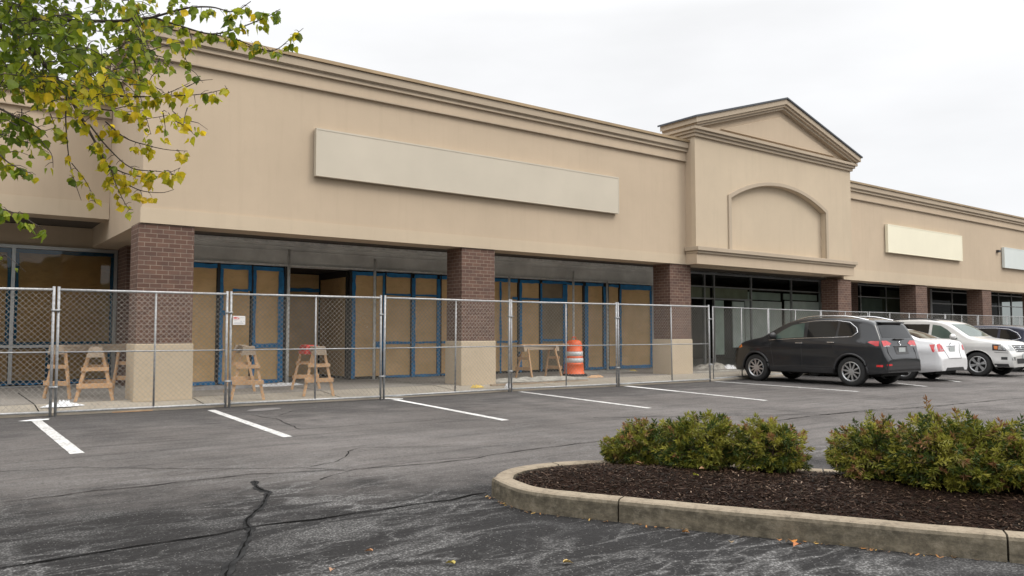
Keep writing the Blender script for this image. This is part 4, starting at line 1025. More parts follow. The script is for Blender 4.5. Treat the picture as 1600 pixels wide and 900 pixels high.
# charcoal crossover, tail towards the lane
suv = dict(L=4.66, W=1.86, H=1.70, wr=.365, wheels=(1.02, 3.78), belt=1.15, sill=.30, paint='paint_dark', clad=True, crown=.035, r=.07, lean=.20, ft=.15, rt=.07,
    top=[(0, .66), (.03, .76), (.07, .86), (.09, 1.0), (.13, 1.16), (.22, 1.33), (.33, 1.50), (.44, 1.60), (.74, 1.655), (1.3, 1.69), (2.0, 1.70), (2.5, 1.685), (2.8, 1.645), (3.04, 1.57), (3.40, 1.39), (3.64, 1.25), (3.78, 1.19), (4.1, 1.13), (4.35, 1.06), (4.5, .98), (4.6, .85), (4.66, .62)],
    windows=[([(2.42, 1.20), (3.44, 1.15), (3.32, 1.24), (3.06, 1.40), (2.80, 1.52), (2.45, 1.572)], 'car_glass_clear'), ([(1.42, 1.225), (2.32, 1.20), (2.33, 1.58), (1.9, 1.60), (1.40, 1.595)], 'car_glass'), ([(.82, 1.33), (.95, 1.25), (1.34, 1.228), (1.32, 1.59), (1.05, 1.55), (.86, 1.43)], 'car_glass')],
    chrome=[(3.52, 1.12), (2.4, 1.175), (1.4, 1.202), (.92, 1.222), (.76, 1.33), (.81, 1.44), (1.03, 1.58), (1.4, 1.622), (2.1, 1.622), (2.62, 1.57)],
    seams=[[(3.42, 1.06), (3.40, .8), (3.33, .36)], [(2.47, 1.10), (2.46, .8), (2.44, .36)], [(1.47, 1.13), (1.47, .95), (1.40, .80)], [(1.46, .42), (3.3, .40)], [(3.45, .95), (4.2, .88)]],
    handles=[(2.52, 1.045), (1.52, 1.07)],
    decals=[('rear_window', [(-.70, 1.20), (.70, 1.20), (.66, 1.36), (.59, 1.52), (-.59, 1.52), (-.66, 1.36)], 'rear', 'car_glass'),
            ('windshield', [(-.66, 1.20), (.66, 1.20), (.56, 1.53), (-.56, 1.53)], 'front', 'car_glass'),
            ('tail_lamp', [(.05, 1.0), (.26, 1.0), (.47, 1.09), (.40, 1.12), (.05, 1.12)], 'side', 'lamp_red'), ('tail_lamp', [(.40, 1.06), (.52, 1.0), (.80, .99), (.80, 1.125), (.56, 1.125)], 'rear', 'lamp_red'),
            ('tail_lamp', [(.05, 1.0), (.26, 1.0), (.47, 1.09), (.40, 1.12), (.05, 1.12)], 'off', 'lamp_red'), ('tail_lamp', [(-.40, 1.06), (-.52, 1.0), (-.80, .99), (-.80, 1.125), (-.56, 1.125)], 'rear', 'lamp_red'),
            ('tail_lamp_lens', [(.50, .985), (.76, .98), (.76, 1.01), (.52, 1.02)], 'rear', 'lamp_clear'), ('tail_lamp_lens', [(-.50, .985), (-.76, .98), (-.76, 1.01), (-.52, 1.02)], 'rear', 'lamp_clear'),
            ('bumper', [(-.84, .34), (.84, .34), (.84, .50), (-.84, .50)], 'rear', 'trim_black'), ('plate_recess', [(-.30, .80), (.30, .80), (.30, .97), (-.30, .97)], 'rear', 'trim_black'),
            ('reflector', [(.62, .53), (.82, .53), (.82, .57), (.62, .57)], 'rear', 'lamp_red'), ('reflector', [(.10, .50), (.25, .50), (.25, .55), (.10, .55)], 'side', 'lamp_red'),
            ('headlamp', [(4.28, .92), (4.55, .86), (4.52, .93), (4.30, .99)], 'side', 'lamp_amber'), ('headlamp', [(4.12, .84), (4.52, .80), (4.50, .87), (4.20, .945)], 'off', 'lamp_amber')],
    lines=[('tailgate_seam', [(.62, 1.10), (.66, .82), (.60, .68), (-.60, .68), (-.66, .82), (-.62, 1.10)], 'rear', 'trim_black', .006), ('plate_handle', [(-.32, .985), (.32, .985)], 'rear', 'trim_black', .012)],
    mirror=(3.30, 1.22), mirror_m='trim_black', rails=(.6, 2.75, .60, 'chrome'), spoiler=(.27, .65, 1.60, .57), spokes=10)
blue0 = dict(suv)
def stretch(S, k):
    S = dict(S); h_ = lambda a: a*k-.13*max(0, min(1, (a-.8)/1.5))*max(0, min(1, (4.62-a)/.7)); f = lambda P: [(h_(a), b) for a, b in P]
    S['L'] *= k; S['top'] = f(S['top']); S['windows'] = [(f(p), m) for p, m in S['windows']]; S['chrome'] = f(S['chrome']); S['seams'] = [f(p) for p in S['seams']]; S['handles'] = f(S['handles'])
    S['decals'] = [(n, [(a*k, b) for a, b in p] if w in ('side', 'off') else p, w, m) for n, p, w, m in S['decals']]; S['mirror'] = (h_(S['mirror'][0]), S['mirror'][1]); a, b, c, m = S['rails']; S['rails'] = (a*k, b*k, c, m); return S
suv = stretch(suv, .957); suv['wheels'] = (.89, 3.64)
cr_, hit = build_car(suv, (19.10, 9.51), math.pi/2, 'dark charcoal crossover car parked nose to the fence, nearest of the cars')
def add_plate(root, hit, z, w, face='rear', m='plate', y=0.0, hh=.075):
    h, n = hit(y, z, face)
    if h:
        bm = B(); s = -1 if face == 'rear' else 1; box(bm, h.x+s*.014-.006, h.x+s*.014+.006, y-w, y+w, z-hh, z+hh); link('licence_plate', bm, m, root, world=False)
def ring(root, hit, z, r, face='rear'):
    h, n = hit(0, z, face)
    if h:
        s = -1 if face == 'rear' else 1; bm = B(); pts = [(h.x+s*.01, r*math.cos(a*math.pi/8), z+r*math.sin(a*math.pi/8)) for a in range(17)]; tube(bm, pts, r*.22, 6); bar(bm, (h.x+s*.01, -r*.4, z), (h.x+s*.01, r*.4, z), .014, .02); link('emblem', bm, 'chrome', root, world=False, smooth=True)
add_plate(cr_, hit, .885, .155); ring(cr_, hit, 1.06, .05)
bm = B(); h, n = hit(0, 1.17, 'rear'); bar(bm, (h.x-.03, -.22, 1.165), (h.x-.03, .22, 1.165), .05, .03); link('tailgate_handle', bm, 'trim_black', cr_, world=False, bevel=.008)
bm = B(); box(bm, .9, .93, -.03, .03, 1.68, 1.73); link('roof_antenna', bm, 'trim_black', cr_, world=False, bevel=.01)

sedan = dict(L=4.62, W=1.78, H=1.46, wr=.33, wheels=(.98, 3.68), belt=.98, sill=.24, paint='paint_white', crown=.03, r=.07, lean=.26, ft=.14, rt=.09,
    top=[(0, .60), (.03, .70), (.07, .80), (.09, .98), (.14, 1.08), (.30, 1.11), (.62, 1.13), (1.05, 1.30), (1.40, 1.41), (1.9, 1.455), (2.4, 1.44), (2.75, 1.36), (3.30, 1.08), (3.5, .99), (4.0, .90), (4.4, .78), (4.56, .66), (4.62, .5)],
    windows=[([(2.32, 1.03), (3.05, 1.0), (2.70, 1.25), (2.33, 1.34)], 'car_glass'), ([(1.42, 1.04), (2.24, 1.03), (2.25, 1.345), (1.75, 1.345), (1.38, 1.27)], 'car_glass'), ([(.98, 1.10), (1.34, 1.05), (1.31, 1.25), (1.15, 1.20)], 'car_glass')],
    seams=[[(2.28, .95), (2.27, .4)], [(1.38, 1.0), (1.36, .85)], [(3.1, .95), (3.1, .4)]], handles=[(2.45, .88), (1.55, .90)], handle_m='paint_white',
    decals=[('rear_window', [(-.60, 1.16), (.60, 1.16), (.50, 1.385), (-.50, 1.385)], 'rear', 'car_glass'), ('windshield', [(-.62, 1.06), (.62, 1.06), (.54, 1.35), (-.54, 1.35)], 'front', 'car_glass'),
            ('tail_lamp', [(.44, .82), (.77, .81), (.76, 1.0), (.60, 1.02), (.50, .97)], 'rear', 'lamp_red'), ('tail_lamp', [(-.66, .84), (-.76, .84), (-.76, .98), (-.68, .98)], 'rear', 'lamp_red'),
            ('tail_lamp', [(.03, .81), (.20, .80), (.30, 1.0), (.07, 1.01)], 'side', 'lamp_red'), ('tail_lamp', [(.03, .81), (.20, .80), (.30, 1.0), (.07, 1.01)], 'off', 'lamp_red'),
            ('tail_lamp_lens', [(.50, .84), (.72, .83), (.71, .90), (.52, .91)], 'rear', 'lamp_clear'),
            ('diffuser', [(-.55, .30), (.55, .30), (.48, .38), (-.48, .38)], 'rear', 'trim_black')],
    lines=[('boot_seam', [(.60, 1.05), (.42, .80), (.36, .62), (-.36, .62), (-.42, .80), (-.60, 1.05)], 'rear', 'trim_black', .005), ('boot_trim', [(-.25, .955), (.25, .955)], 'rear', 'chrome', .014)],
    mirror=(3.02, 1.03), spokes=7)
c2, hit = build_car(sedan, (22.38, 9.78), math.pi/2, 'white sedan parked nose in between the charcoal crossover and the silver one')
add_plate(c2, hit, .86, .155); ring(c2, hit, 1.02, .035)

silver = dict(L=4.72, W=1.86, H=1.70, wr=.365, wheels=(1.02, 3.78), belt=1.10, sill=.32, paint='paint_silver', crown=.03, r=.08, lean=.20, ft=.10, rt=.05,
    top=[(0, .70), (.05, .95), (.12, 1.15), (.34, 1.55), (.50, 1.66), (1.2, 1.72), (2.2, 1.72), (2.70, 1.66), (2.95, 1.57), (3.42, 1.24), (3.60, 1.15), (4.0, 1.10), (4.45, 1.03), (4.60, .93), (4.67, .80), (4.72, .60)],
    windows=[([(2.42, 1.15), (3.22, 1.12), (2.90, 1.40), (2.68, 1.53), (2.43, 1.57)], 'car_glass_clear'), ([(1.50, 1.16), (2.33, 1.15), (2.34, 1.58), (1.50, 1.59)], 'car_glass'), ([(.58, 1.20), (1.42, 1.17), (1.42, 1.585), (.72, 1.56)], 'car_glass')],
    seams=[[(3.30, 1.08), (3.28, .4)], [(2.38, 1.12), (2.37, .42)], [(1.45, 1.14), (1.42, .85)]], handles=[(2.55, 1.0), (1.62, 1.02)], handle_m='paint_silver',
    decals2=[('headlamp', [(4.35, .81), (4.64, .80), (4.62, .93), (4.37, .94)], 'off', 'lamp_clear'), ('turn_lamp', [(4.25, .83), (4.33, .82), (4.35, .92), (4.24, .93)], 'off', 'lamp_amber')],
    decals=[('windshield', [(-.72, 1.20), (.72, 1.20), (.62, 1.58), (-.62, 1.58)], 'front', 'car_glass_clear'), ('rear_window', [(-.6, 1.2), (.6, 1.2), (.52, 1.55), (-.52, 1.55)], 'rear', 'car_glass'),
            ('headlamp', [(.52, .79), (.86, .79), (.86, .93), (.57, .93)], 'front', 'lamp_clear'), ('headlamp', [(-.50, .78), (-.88, .78), (-.88, .95), (-.56, .95)], 'front', 'lamp_clear'),
            ('headlamp', [(4.38, .80), (4.66, .80), (4.62, .93), (4.40, .95)], 'side', 'lamp_clear'), ('lamp_bezel', [(4.20, .79), (4.67, .77), (4.64, .96), (4.20, .97)], 'off', 'trim_black'),
            ('turn_lamp', [(4.24, .82), (4.37, .80), (4.39, .94), (4.22, .95)], 'side', 'lamp_amber'),
            ('grille', [(-.42, .74), (.42, .74), (.46, .94), (-.46, .94)], 'front', 'trim_black'), ('lower_grille', [(-.50, .40), (.50, .40), (.55, .55), (-.55, .55)], 'front', 'trim_black'),
            ('fog_lamp', [(-.80, .50), (-.62, .50), (-.62, .60), (-.80, .60)], 'front', 'lamp_clear'), ('fog_lamp', [(.80, .50), (.62, .50), (.62, .60), (.80, .60)], 'front', 'lamp_clear'),
            ('fog_lamp', [(4.42, .52), (4.58, .52), (4.58, .60), (4.42, .60)], 'off', 'trim_black'), ('chin', [(3.78+.46, .31), (4.62, .31), (4.60, .40), (3.78+.46, .40)], 'off', 'trim_black')],
    lines=[('grille_bar', [(-.42, .89), (.42, .89)], 'front', 'chrome', .014), ('grille_bar', [(-.42, .83), (.42, .83)], 'front', 'chrome', .014), ('grille_bar', [(-.42, .77), (.42, .77)], 'front', 'chrome', .014), ('bumper_crease', [(3.78+.47, .74), (4.60, .72)], 'off', 'trim_black', .006)],
    mirror=(3.14, 1.17), rails=(.7, 2.6, .60, 'trim_black'), spokes=6, split=True, sw=.04)
c3, hit = build_car(silver, (26.25, 9.50+4.72), -math.pi/2, 'silver four wheel drive car parked with its front towards the lane')
add_plate(c3, hit, .62, .155, 'front'); ring(c3, hit, .85, .06, 'front')

blue = dict(blue0); blue.update(L=4.8, W=1.88, H=1.56, wr=.35, wheels=(1.05, 3.88), belt=1.02, paint='paint_blue', clad=False,
    top=[(0, .66), (.03, .74), (.08, .84), (.12, .98), (.22, 1.10), (.50, 1.32), (.72, 1.45), (1.1, 1.52), (1.7, 1.56), (2.4, 1.555), (2.85, 1.50), (3.15, 1.38), (3.62, 1.10), (3.8, 1.03), (4.2, .95), (4.6, .82), (4.74, .68), (4.8, .5)],
    windows=[([(2.55, 1.05), (3.40, 1.02), (3.0, 1.32), (2.60, 1.41)], 'car_glass'), ([(1.55, 1.07), (2.46, 1.05), (2.47, 1.42), (2.0, 1.435), (1.53, 1.43)], 'car_glass'), ([(.86, 1.13), (1.0, 1.09), (1.46, 1.07), (1.45, 1.425), (1.2, 1.39), (.98, 1.29)], 'car_glass')],
    chrome=[(3.45, 1.0), (2.5, 1.02), (1.5, 1.04), (.98, 1.06), (.80, 1.13), (.93, 1.30), (1.2, 1.43), (1.6, 1.465), (2.3, 1.465), (2.8, 1.40)],
    decals=[('rear_window', [(-.58, 1.12), (.58, 1.12), (.50, 1.38), (-.50, 1.38)], 'rear', 'car_glass'), ('windshield', [(-.62, 1.1), (.62, 1.1), (.55, 1.42), (-.55, 1.42)], 'front', 'car_glass'),
            ('tail_lamp', [(.05, .86), (.36, .88), (.34, .99), (.08, 1.0)], 'side', 'lamp_red'), ('tail_lamp', [(.42, .86), (.86, .86), (.86, .99), (.55, .99)], 'rear', 'lamp_red'), ('tail_lamp', [(-.42, .86), (-.86, .86), (-.86, .99), (-.55, .99)], 'rear', 'lamp_red')],
    lines=[], mirror=(3.4, 1.06), rails=None, spoiler=(.60, .9, 1.47, .55), handles=[(2.66, .90), (1.66, .92)])
c4, hit = build_car(blue, (30.2, 9.9), math.pi/2, 'dark navy wagon with chrome window trim at the right edge of the photo')
add_plate(c4, hit, .78, .155)

# ------------------------------------------------------------------ planting island
near = [onz(770, 777), onz(810, 795), onz(870, 805.5), onz(966, 816), onz(1120, 833), onz(1280, 849), onz(1430, 865), onz(1576, 879)]
near = [(p.x, p.y) for p in near]
d0 = Vector((near[-1][0]-near[-3][0], near[-1][1]-near[-3][1])).normalized(); e = near[-1]
near += [(e[0]+d0.x*k, e[1]+d0.y*k) for k in (1, 2.5, 4.5, 7)]
nose = [(3.78, 5.30), (3.93, 5.45), (4.17, 5.56), (4.50, 5.58), (4.95, 5.45), (5.5, 4.98), (6.15, 4.10), (6.75, 3.15), (7.6, 1.6), (8.3, -.2), (8.9, -2.2), (9.4, -4.5)]
outer = near[::-1]+nose
def catmull(P, n=6):
    Q = []
    for i in range(len(P)-1):
        p0, p1, p2, p3 = [Vector(P[min(max(k, 0), len(P)-1)]) for k in (i-1, i, i+1, i+2)]
        for k in range(n):
            t = k/n; Q.append(.5*((2*p1)+(-p0+p2)*t+(2*p0-5*p1+4*p2-p3)*t*t+(-p0+3*p1-3*p2+p3)*t**3))
    Q.append(Vector(P[-1])); return Q
path = catmull(outer, 8)
HK, WK = .155, .16
def offset(P, d):
    out_ = []
    for i, p in enumerate(P):
        t = (P[min(i+1, len(P)-1)]-P[max(i-1, 0)]).normalized(); out_.append(p+Vector((t.y, -t.x))*d)
    return out_
# the outline runs from the near end round the nose to the far side: inside is on its right
prof = [(0, -.02), (.004, HK-.03), (.012, HK-.010), (.03, HK), (WK-.02, HK), (WK-.005, HK-.012), (WK, HK-.06)]
rows = [offset(path, d) for d, z in prof]
joints = [onz(966, 816), onz(1576, 879), Vector((4.6, 5.57, 0)), Vector((6.3, 3.9, 0))]
jidx = sorted(min(range(len(path)), key=lambda i: (path[i]-Vector((j.x, j.y))).length) for j in joints)
cuts = [0]+jidx+[len(path)-1]
kerb = empty('kerb', (4, 4, 0)); kerb['kind'] = 'structure'
for s0, s1 in zip(cuts, cuts[1:]):
    bm = B(); rr = []
    for i in range(s0, s1+1):
        ring_ = []
        for k, (d, z) in enumerate(prof):
            p = rows[k][i].copy()
            if i == s0 and s0 > 0: p += (path[min(i+1, len(path)-1)]-path[i]).normalized()*.006
            if i == s1 and s1 < len(path)-1: p -= (path[i]-path[i-1]).normalized()*.006
            j = .003*noise.noise(Vector((p.x*6, p.y*6, k))); ring_.append(bm.verts.new((p.x, p.y, z+(j if k else 0))))
        rr.append(ring_)
    for a, b in zip(rr, rr[1:]):
        for k in range(len(prof)-1): bm.faces.new((a[k], a[k+1], b[k+1], b[k]))
    bm.faces.new(rr[0]); bm.faces.new(rr[-1][::-1]); fixn(bm)
    link('kerb_stone', bm, 'kerb', kerb)['kind'] = 'structure'
# mulch bed, gently mounded
inner = offset(path, WK-.01)
from mathutils.geometry import intersect_point_tri_2d
polyin = inner
def inside(x, y):
    c = False; n = len(polyin); j = n-1
    for i in range(n):
        a, b = polyin[i], polyin[j]
        if (a.y > y) != (b.y > y) and x < (b.x-a.x)*(y-a.y)/(b.y-a.y)+a.x: c = not c
        j = i
    return c
def edged(x, y): return min((p-Vector((x, y))).length for p in polyin[::2])
def mulch_z(x, y):
    d = min(1, edged(x, y)/.9)
    return HK-.03+.10*(1-(1-d)**2)+.012*noise.noise(Vector((x*4, y*4, 0)))+.006*noise.noise(Vector((x*17, y*17, 0)))
bm = B(); st = .055; G = {}
x = 3.6
import math as _m
X0, X1, Y0, Y1 = 3.6, 9.0, -1.5, 5.7
nx_, ny_ = int((X1-X0)/st), int((Y1-Y0)/st)
for i in range(nx_+1):
    for j in range(ny_+1):
        px, py = X0+i*st, Y0+j*st
        if inside(px, py): G[i, j] = bm.verts.new((px+U(-.01, .01), py+U(-.01, .01), mulch_z(px, py)))
for (i, j) in list(G):
    q = [(i, j), (i+1, j), (i+1, j+1), (i, j+1)]
    if all(k in G for k in q): bm.faces.new([G[k] for k in q])
# skirt sheet below the mound reaches the kerb
vs = [bm.verts.new((p.x, p.y, HK-.045)) for p in inner]; f = bm.faces.new(vs); bmesh.ops.triangulate(bm, faces=[f])
fixn(bm); o = link('mulch', bm, 'mulch', smooth=True); o['kind'] = 'stuff'
tag(o, 'dark brown bark mulch filling the kerbed planting island', 'mulch')
def put_tone(me, tones):
    a = me.color_attributes.new('tone', 'FLOAT_COLOR', 'POINT')
    for i, c in enumerate(tones): a.data[i].color = (*c, 1)
bm = B(); tones = []; cnt = 0
while cnt < 22000:
    x, y = U(3.7, 7.2), U(.8, 5.6)
    if not inside(x, y): continue
    cnt += 1; z = mulch_z(x, y) if edged(x, y) > .05 else HK-.03
    L_, w_ = U(.012, .042)*(1.5 if rng.random() < .1 else 1), U(.004, .011); a = U(0, 6.3); d = Vector((math.cos(a), math.sin(a), U(-.35, .35))); s = Vector((-math.sin(a), math.cos(a), U(-.4, .4)))
    c = Vector((x, y, z+U(.002, .014))); k = rng.random()
    col = (.008, .0045, .003) if k < .42 else ((.028, .015, .010) if k < .78 else ((.075, .045, .030) if k < .975 else (.24, .17, .125)))
    for q in (-d*L_/2-s*w_/2, d*L_/2-s*w_/2*U(.3, 1), d*L_/2+s*w_/2*U(.3, 1), -d*L_/2+s*w_/2): bm.verts.new(c+q); tones.append(col)
bm.verts.ensure_lookup_table()
for i in range(0, len(bm.verts), 4): bm.faces.new(bm.verts[i:i+4])
o = link('mulch_chips', bm, 'chips'); o['kind'] = 'stuff'; put_tone(o.data, tones); tag(o, 'loose bark chips scattered over the planting island', 'mulch')

# shrubs
def shrub(c, rx, ry, h, label, n=420, red=.25, seed=0, lean=0, leafL=.05, ang=0, sparse=1.0):
    R = random.Random(seed); u = R.uniform
    z0 = mulch_z(c[0], c[1]); root = empty('shrub', (c[0], c[1], z0), 0, label, 'shrub', 'shrubs in the planting island')
    wood_ = B(); leaf = B(); tones = []
    def add_leaf(p, d, L_, w_, col):
        d = d.normalized(); s = d.cross(Vector((u(-1, 1), u(-1, 1), u(-.2, 1)))).normalized(); up = s.cross(d)
        for q in (Vector(), d*L_*.45+s*w_/2+up*L_*.05, d*L_-up*L_*.12, d*L_*.45-s*w_/2+up*L_*.05): leaf.verts.new(p+q); tones.append(col)
    ca, sa = math.cos(ang), math.sin(ang)
    n = int(n*1.0); leafL *= 1.0
    for k in range(n):
        # tip on an uneven dome
        a = u(0, 2*math.pi); el = math.asin(u(-.12, 1)) if u(0, 1) < .8 else u(-.1, .3)
        rr = (1 if k % 3 else u(.55, .95))*(1+.34*noise.noise(Vector((math.cos(a)*1.6+seed, math.sin(a)*1.6, el*1.8)))+u(-.06, .04))
        if el < .35: rr *= .80+.2*max(0, (el+.1))/.45
        ex, ey = rx*rr*math.cos(el)*math.cos(a), ry*rr*math.cos(el)*math.sin(a)
        if k % 17 == 0: rr *= 1.14
        tip = Vector((ex*ca-ey*sa, ex*sa+ey*ca, max(.03, h*(.16+.84*math.sin(max(el, -.1)))*rr)))
        if u(0, 1) > sparse: continue
        b = Vector((u(-.3, .3)*rx, u(-.3, .3)*ry, 0)); m_ = b.lerp(tip, .55)+Vector((u(-.05, .05), u(-.05, .05), .06+u(0, .05)))
        P = [b, b.lerp(m_, .5)+Vector((0, 0, .02)), m_, m_.lerp(tip, .55)+Vector((u(-.02, .02), u(-.02, .02), .01)), tip+Vector((0, 0, u(0, .03)))]
        if k % 2 == 0: tube(wood_, P, [.005, .0042, .0032, .0024, .0014], 4, False)
        rt = max(0, min(1, (tip.z/h-.35)))
        isred = u(0, 1) < red*(.2+1.1*rt)
        g = R.random(); base = Vector((.13, .15, .020)).lerp(Vector((.34, .315, .05)), g)
        if u(0, 1) < .3: base = Vector((.055, .085, .016))
        for seg_ in range(2, 4):
            A, C_ = P[seg_], P[seg_+1]; cnt = 8 if seg_ == 2 else 13
            for i in range(cnt):
                t = i/cnt; p = A.lerp(C_, t); d = (C_-A).normalized(); ph = i*2.4+u(-.3, .3)
                s = d.cross(Vector((0, 0, 1)) if abs(d.z) < .9 else Vector((1, 0, 0))).normalized(); q = s.cross(d)
                o_ = (s*math.cos(ph)+q*math.sin(ph))*u(.65, 1)+d*u(.35, .95)
                col = base*u(.7, 1.25)
                if isred and seg_ == 3 and t > .25: col = Vector((.30, .145, .075)).lerp(Vector((.38, .31, .08)), u(0, 1))*u(.7, 1.1)
                elif u(0, 1) < .05: col = Vector((.28, .20, .05))
                add_leaf(p, o_, leafL*u(.6, 1.1), leafL*.26*u(.8, 1.2), tuple(col))
        for i in range(5):
            add_leaf(P[4], (P[4]-P[3]).normalized()+Vector((u(-.9, .9), u(-.9, .9), u(-.1, .7))), leafL*u(.6, 1), leafL*.24, tuple((Vector((.30, .15, .07)) if isred else base*1.15)*u(.8, 1.1)))
    leaf.verts.ensure_lookup_table()
    for i in range(0, len(leaf.verts), 4): leaf.faces.new(leaf.verts[i:i+4])
    link('stems', wood_, 'twig', root, world=False, smooth=True)
    o = link('foliage', leaf, 'shrub_leaf', root, world=False); put_tone(o.data, tones)
    return root
c = onz(1005, 712, .22); shrub((c.x, c.y), .37, .34, .36, 'low rounded shrub with reddish tips, first from the rounded end of the island', 400, .42, 1, leafL=.05)
c = onz(1090, 722, .23); shrub((c.x, c.y), .35, .34, .42, 'bright green shrub between the reddish tipped shrub and a looser one', 430, .08, 2, leafL=.055)
c = onz(1195, 728, .24); shrub((c.x, c.y), .32, .30, .39, 'loose green shrub with thin gaps, just left of the break in the planting', 280, .16, 3, leafL=.055)
c = onz(1250, 728, .22); shrub((c.x+.02, c.y+.05), .13, .13, .38, 'thin wispy reddish brown shrub at the break in the planting', 34, .5, 4, leafL=.05)
c = onz(1368, 738, .24); shrub((c.x, c.y), .34, .36, .42, 'rust tipped shrub just right of the break in the planting', 400, .40, 5, leafL=.052)
c = onz(1478, 752, .25); shrub((c.x+.05, c.y), .46, .44, .47, 'largest dense green shrub near the right edge of the island', 640, .18, 6, leafL=.056)
c = onz(1590, 760, .25); shrub((c.x+.1, c.y-.02), .38, .38, .42, 'reddish shrub cut off by the right edge of the photo', 430, .4, 7, leafL=.055)
shrub((7.0, 1.2), .5, .5, .5, 'green shrub beyond the right edge, last in the island', 380, .3, 8)

# unseen woods, added behind the viewpoint for shop glass and cars to reflect
bm = B()
for k in range(90):
    a = rad(95+230*k/89+U(-1, 1)); R_ = U(62, 80); c = Vector((math.sin(a)*R_+8, math.cos(a)*R_, 0)); h_ = U(6, 12)
    m4 = Matrix.Translation(c+Vector((0, 0, h_*.5))) @ Matrix.Diagonal((U(3, 4.5), U(3, 4.5), h_*.55, 1)); rs = bmesh.ops.create_icosphere(bm, subdivisions=3, radius=1, matrix=m4)
    for v in rs['verts']:
        n_ = noise.noise(v.co*.45)+.6*noise.noise(v.co*1.1); v.co += (v.co-c-Vector((0, 0, h_*.5))).normalized()*n_*1.4; v.co.z = max(0, v.co.z)
o = link('reflection_woods', bm, simple('woods_foliage', (.05, .07, .03), .9, 0, .4, .6)); tag(o, 'unseen dark green woods added behind the viewpoint for reflections', 'woods', kind='stuff')

# ------------------------------------------------------------------ leaves fallen on the ground
LEAF = [(0, 0), (.20, .02), (.40, .16), (.46, .36), (.52, .52), (.36, .62), (.30, .80), (.13, .92), (0, 1.15), (-.13, .92), (-.30, .80), (-.36, .62), (-.52, .52), (-.46, .36), (-.40, .16), (-.20, .02)]
def leaf_verts(c, d, up, L_, wide=1.0, fold=.25, curl=.2):
    d = d.normalized(); s = d.cross(up).normalized(); n = s.cross(d); res = []
    for (x, y) in LEAF: res.append(c + d*(y*L_*.9) + s*(x*L_*wide) + n*(abs(x)*L_*fold - curl*L_*(y*y)*.35))
    mid = c + d*(.55*L_*.9) - n*(curl*L_*.1)
    return res, mid
def add_leaf(bm, tones, c, d, up, L_, col, wide=1.0, fold=.25, curl=.2):
    v, m_ = leaf_verts(c, d, up, L_, wide, fold, curl); vs = [bm.verts.new(p) for p in v]; mv = bm.verts.new(m_)
    for k in range(len(vs)): bm.faces.new((mv, vs[k], vs[(k+1) % len(vs)]))
    for _ in range(len(vs)): tones.append(tuple(x*.92 for x in col))
    tones.append(tuple(x*1.05 for x in col))
fl = [(582, 862, 'orange brown leaf lying alone on the dark asphalt, leftmost one', (.42, .20, .09), .05), (710, 882, 'yellow olive leaf on the dark asphalt near the bottom edge', (.42, .33, .07), .06), (880, 880, 'curled golden leaf on the asphalt below the island nose', (.48, .33, .11), .06),
      (520, 890, 'tiny brown leaf at the bottom edge, near the sealed crack', (.35, .2, .12), .04), (1066, 832, 'orange leaf against the foot of the kerb, left of a joint', (.48, .22, .06), .05), (1143, 849, 'pale brown leaf a hand away from the kerb foot', (.25, .18, .10), .04),
      (1240, 849, 'bright orange leaf in a small drift at the kerb foot', (.55, .22, .05), .065), (1250, 852, 'darker orange leaf in the same small drift at the kerb foot', (.42, .15, .05), .06), (1218, 846, 'small rust leaf at the left of the drift by the kerb', (.40, .18, .07), .04)]
for px, py, lab, col, s in fl:
    c = onz(px, py, .012); bm = B(); tn = []; a = U(0, 6.3)
    add_leaf(bm, tn, Vector((0, 0, .004)), Vector((math.cos(a), math.sin(a), .15)), Vector((.2, .1, 1)), s, col, .9, .5, .5)
    o = link('fallen_leaf', bm, 'fallen', smooth=False); o.location = c; put_tone(o.data, tn); tag(o, lab, 'leaf', 'fallen leaves')
for px, py, lab, col, s in [(1003, 722, 'large pale tan leaf on the mulch under the leftmost shrub', (.62, .42, .26), .085), (992, 727, 'brown leaf on the mulch beside the large pale tan leaf', (.42, .22, .12), .06), (1112, 734, 'upright red brown leaf on the mulch below the bright green shrub', (.34, .14, .07), .075), (1101, 739, 'small tan leaf flat on the mulch below the bright green shrub', (.45, .26, .14), .05),
                         (1084, 749, 'yellow green leaf lying in the open mulch', (.50, .50, .08), .05), (1236, 726, 'yellow brown leaf on the mulch under the wispy shrub', (.45, .33, .08), .07), (1594, 769, 'tan leaf on the mulch at the right edge of the photo', (.5, .34, .2), .07)]:
    c = onz(px, py, .20); c.z = mulch_z(c.x, c.y)+.015; bm = B(); tn = []; a = U(0, 6.3)
    add_leaf(bm, tn, Vector((0, 0, .004)), Vector((math.cos(a), math.sin(a), .35)), Vector((.4, -.5, 1)), s, col, .9, .5, .6)
    o = link('fallen_leaf', bm, 'fallen'); o.location = c; put_tone(o.data, tn); tag(o, lab, 'leaf', 'fallen leaves')
bm = B(); tones = []
for i in range(120):
    k = U(0, 1); p = onz(780+k*800, 783+k*98 if k > .05 else 786); p = Vector((p.x, p.y, 0)); j = min(range(len(path)), key=lambda q: (path[q]-Vector((p.x, p.y))).length)
    if rng.random() < .45: j = rng.randrange(jidx[0]-10, jidx[1]+30)
    j = max(0, min(len(path)-2, j)); q = path[j].lerp(path[j+1], U(0, 1)); t = (path[j+1]-path[j]).normalized(); q = q-Vector((t.y, -t.x))*U(.0, .05)**1
    a = U(0, 6.3); L_ = U(.006, .018); d = Vector((math.cos(a), math.sin(a), U(0, .4))); s = Vector((-math.sin(a), math.cos(a), .2)); cc = Vector((q.x, q.y, .006))
    col = [(.42, .20, .07), (.20, .13, .07), (.10, .07, .045), (.50, .32, .10)][rng.randrange(4)]
    for w in (-d*L_-s*L_*.4, d*L_-s*L_*.3, d*L_+s*L_*.3, -d*L_+s*L_*.4): bm.verts.new(cc+w); tones.append(col)
bm.verts.ensure_lookup_table()
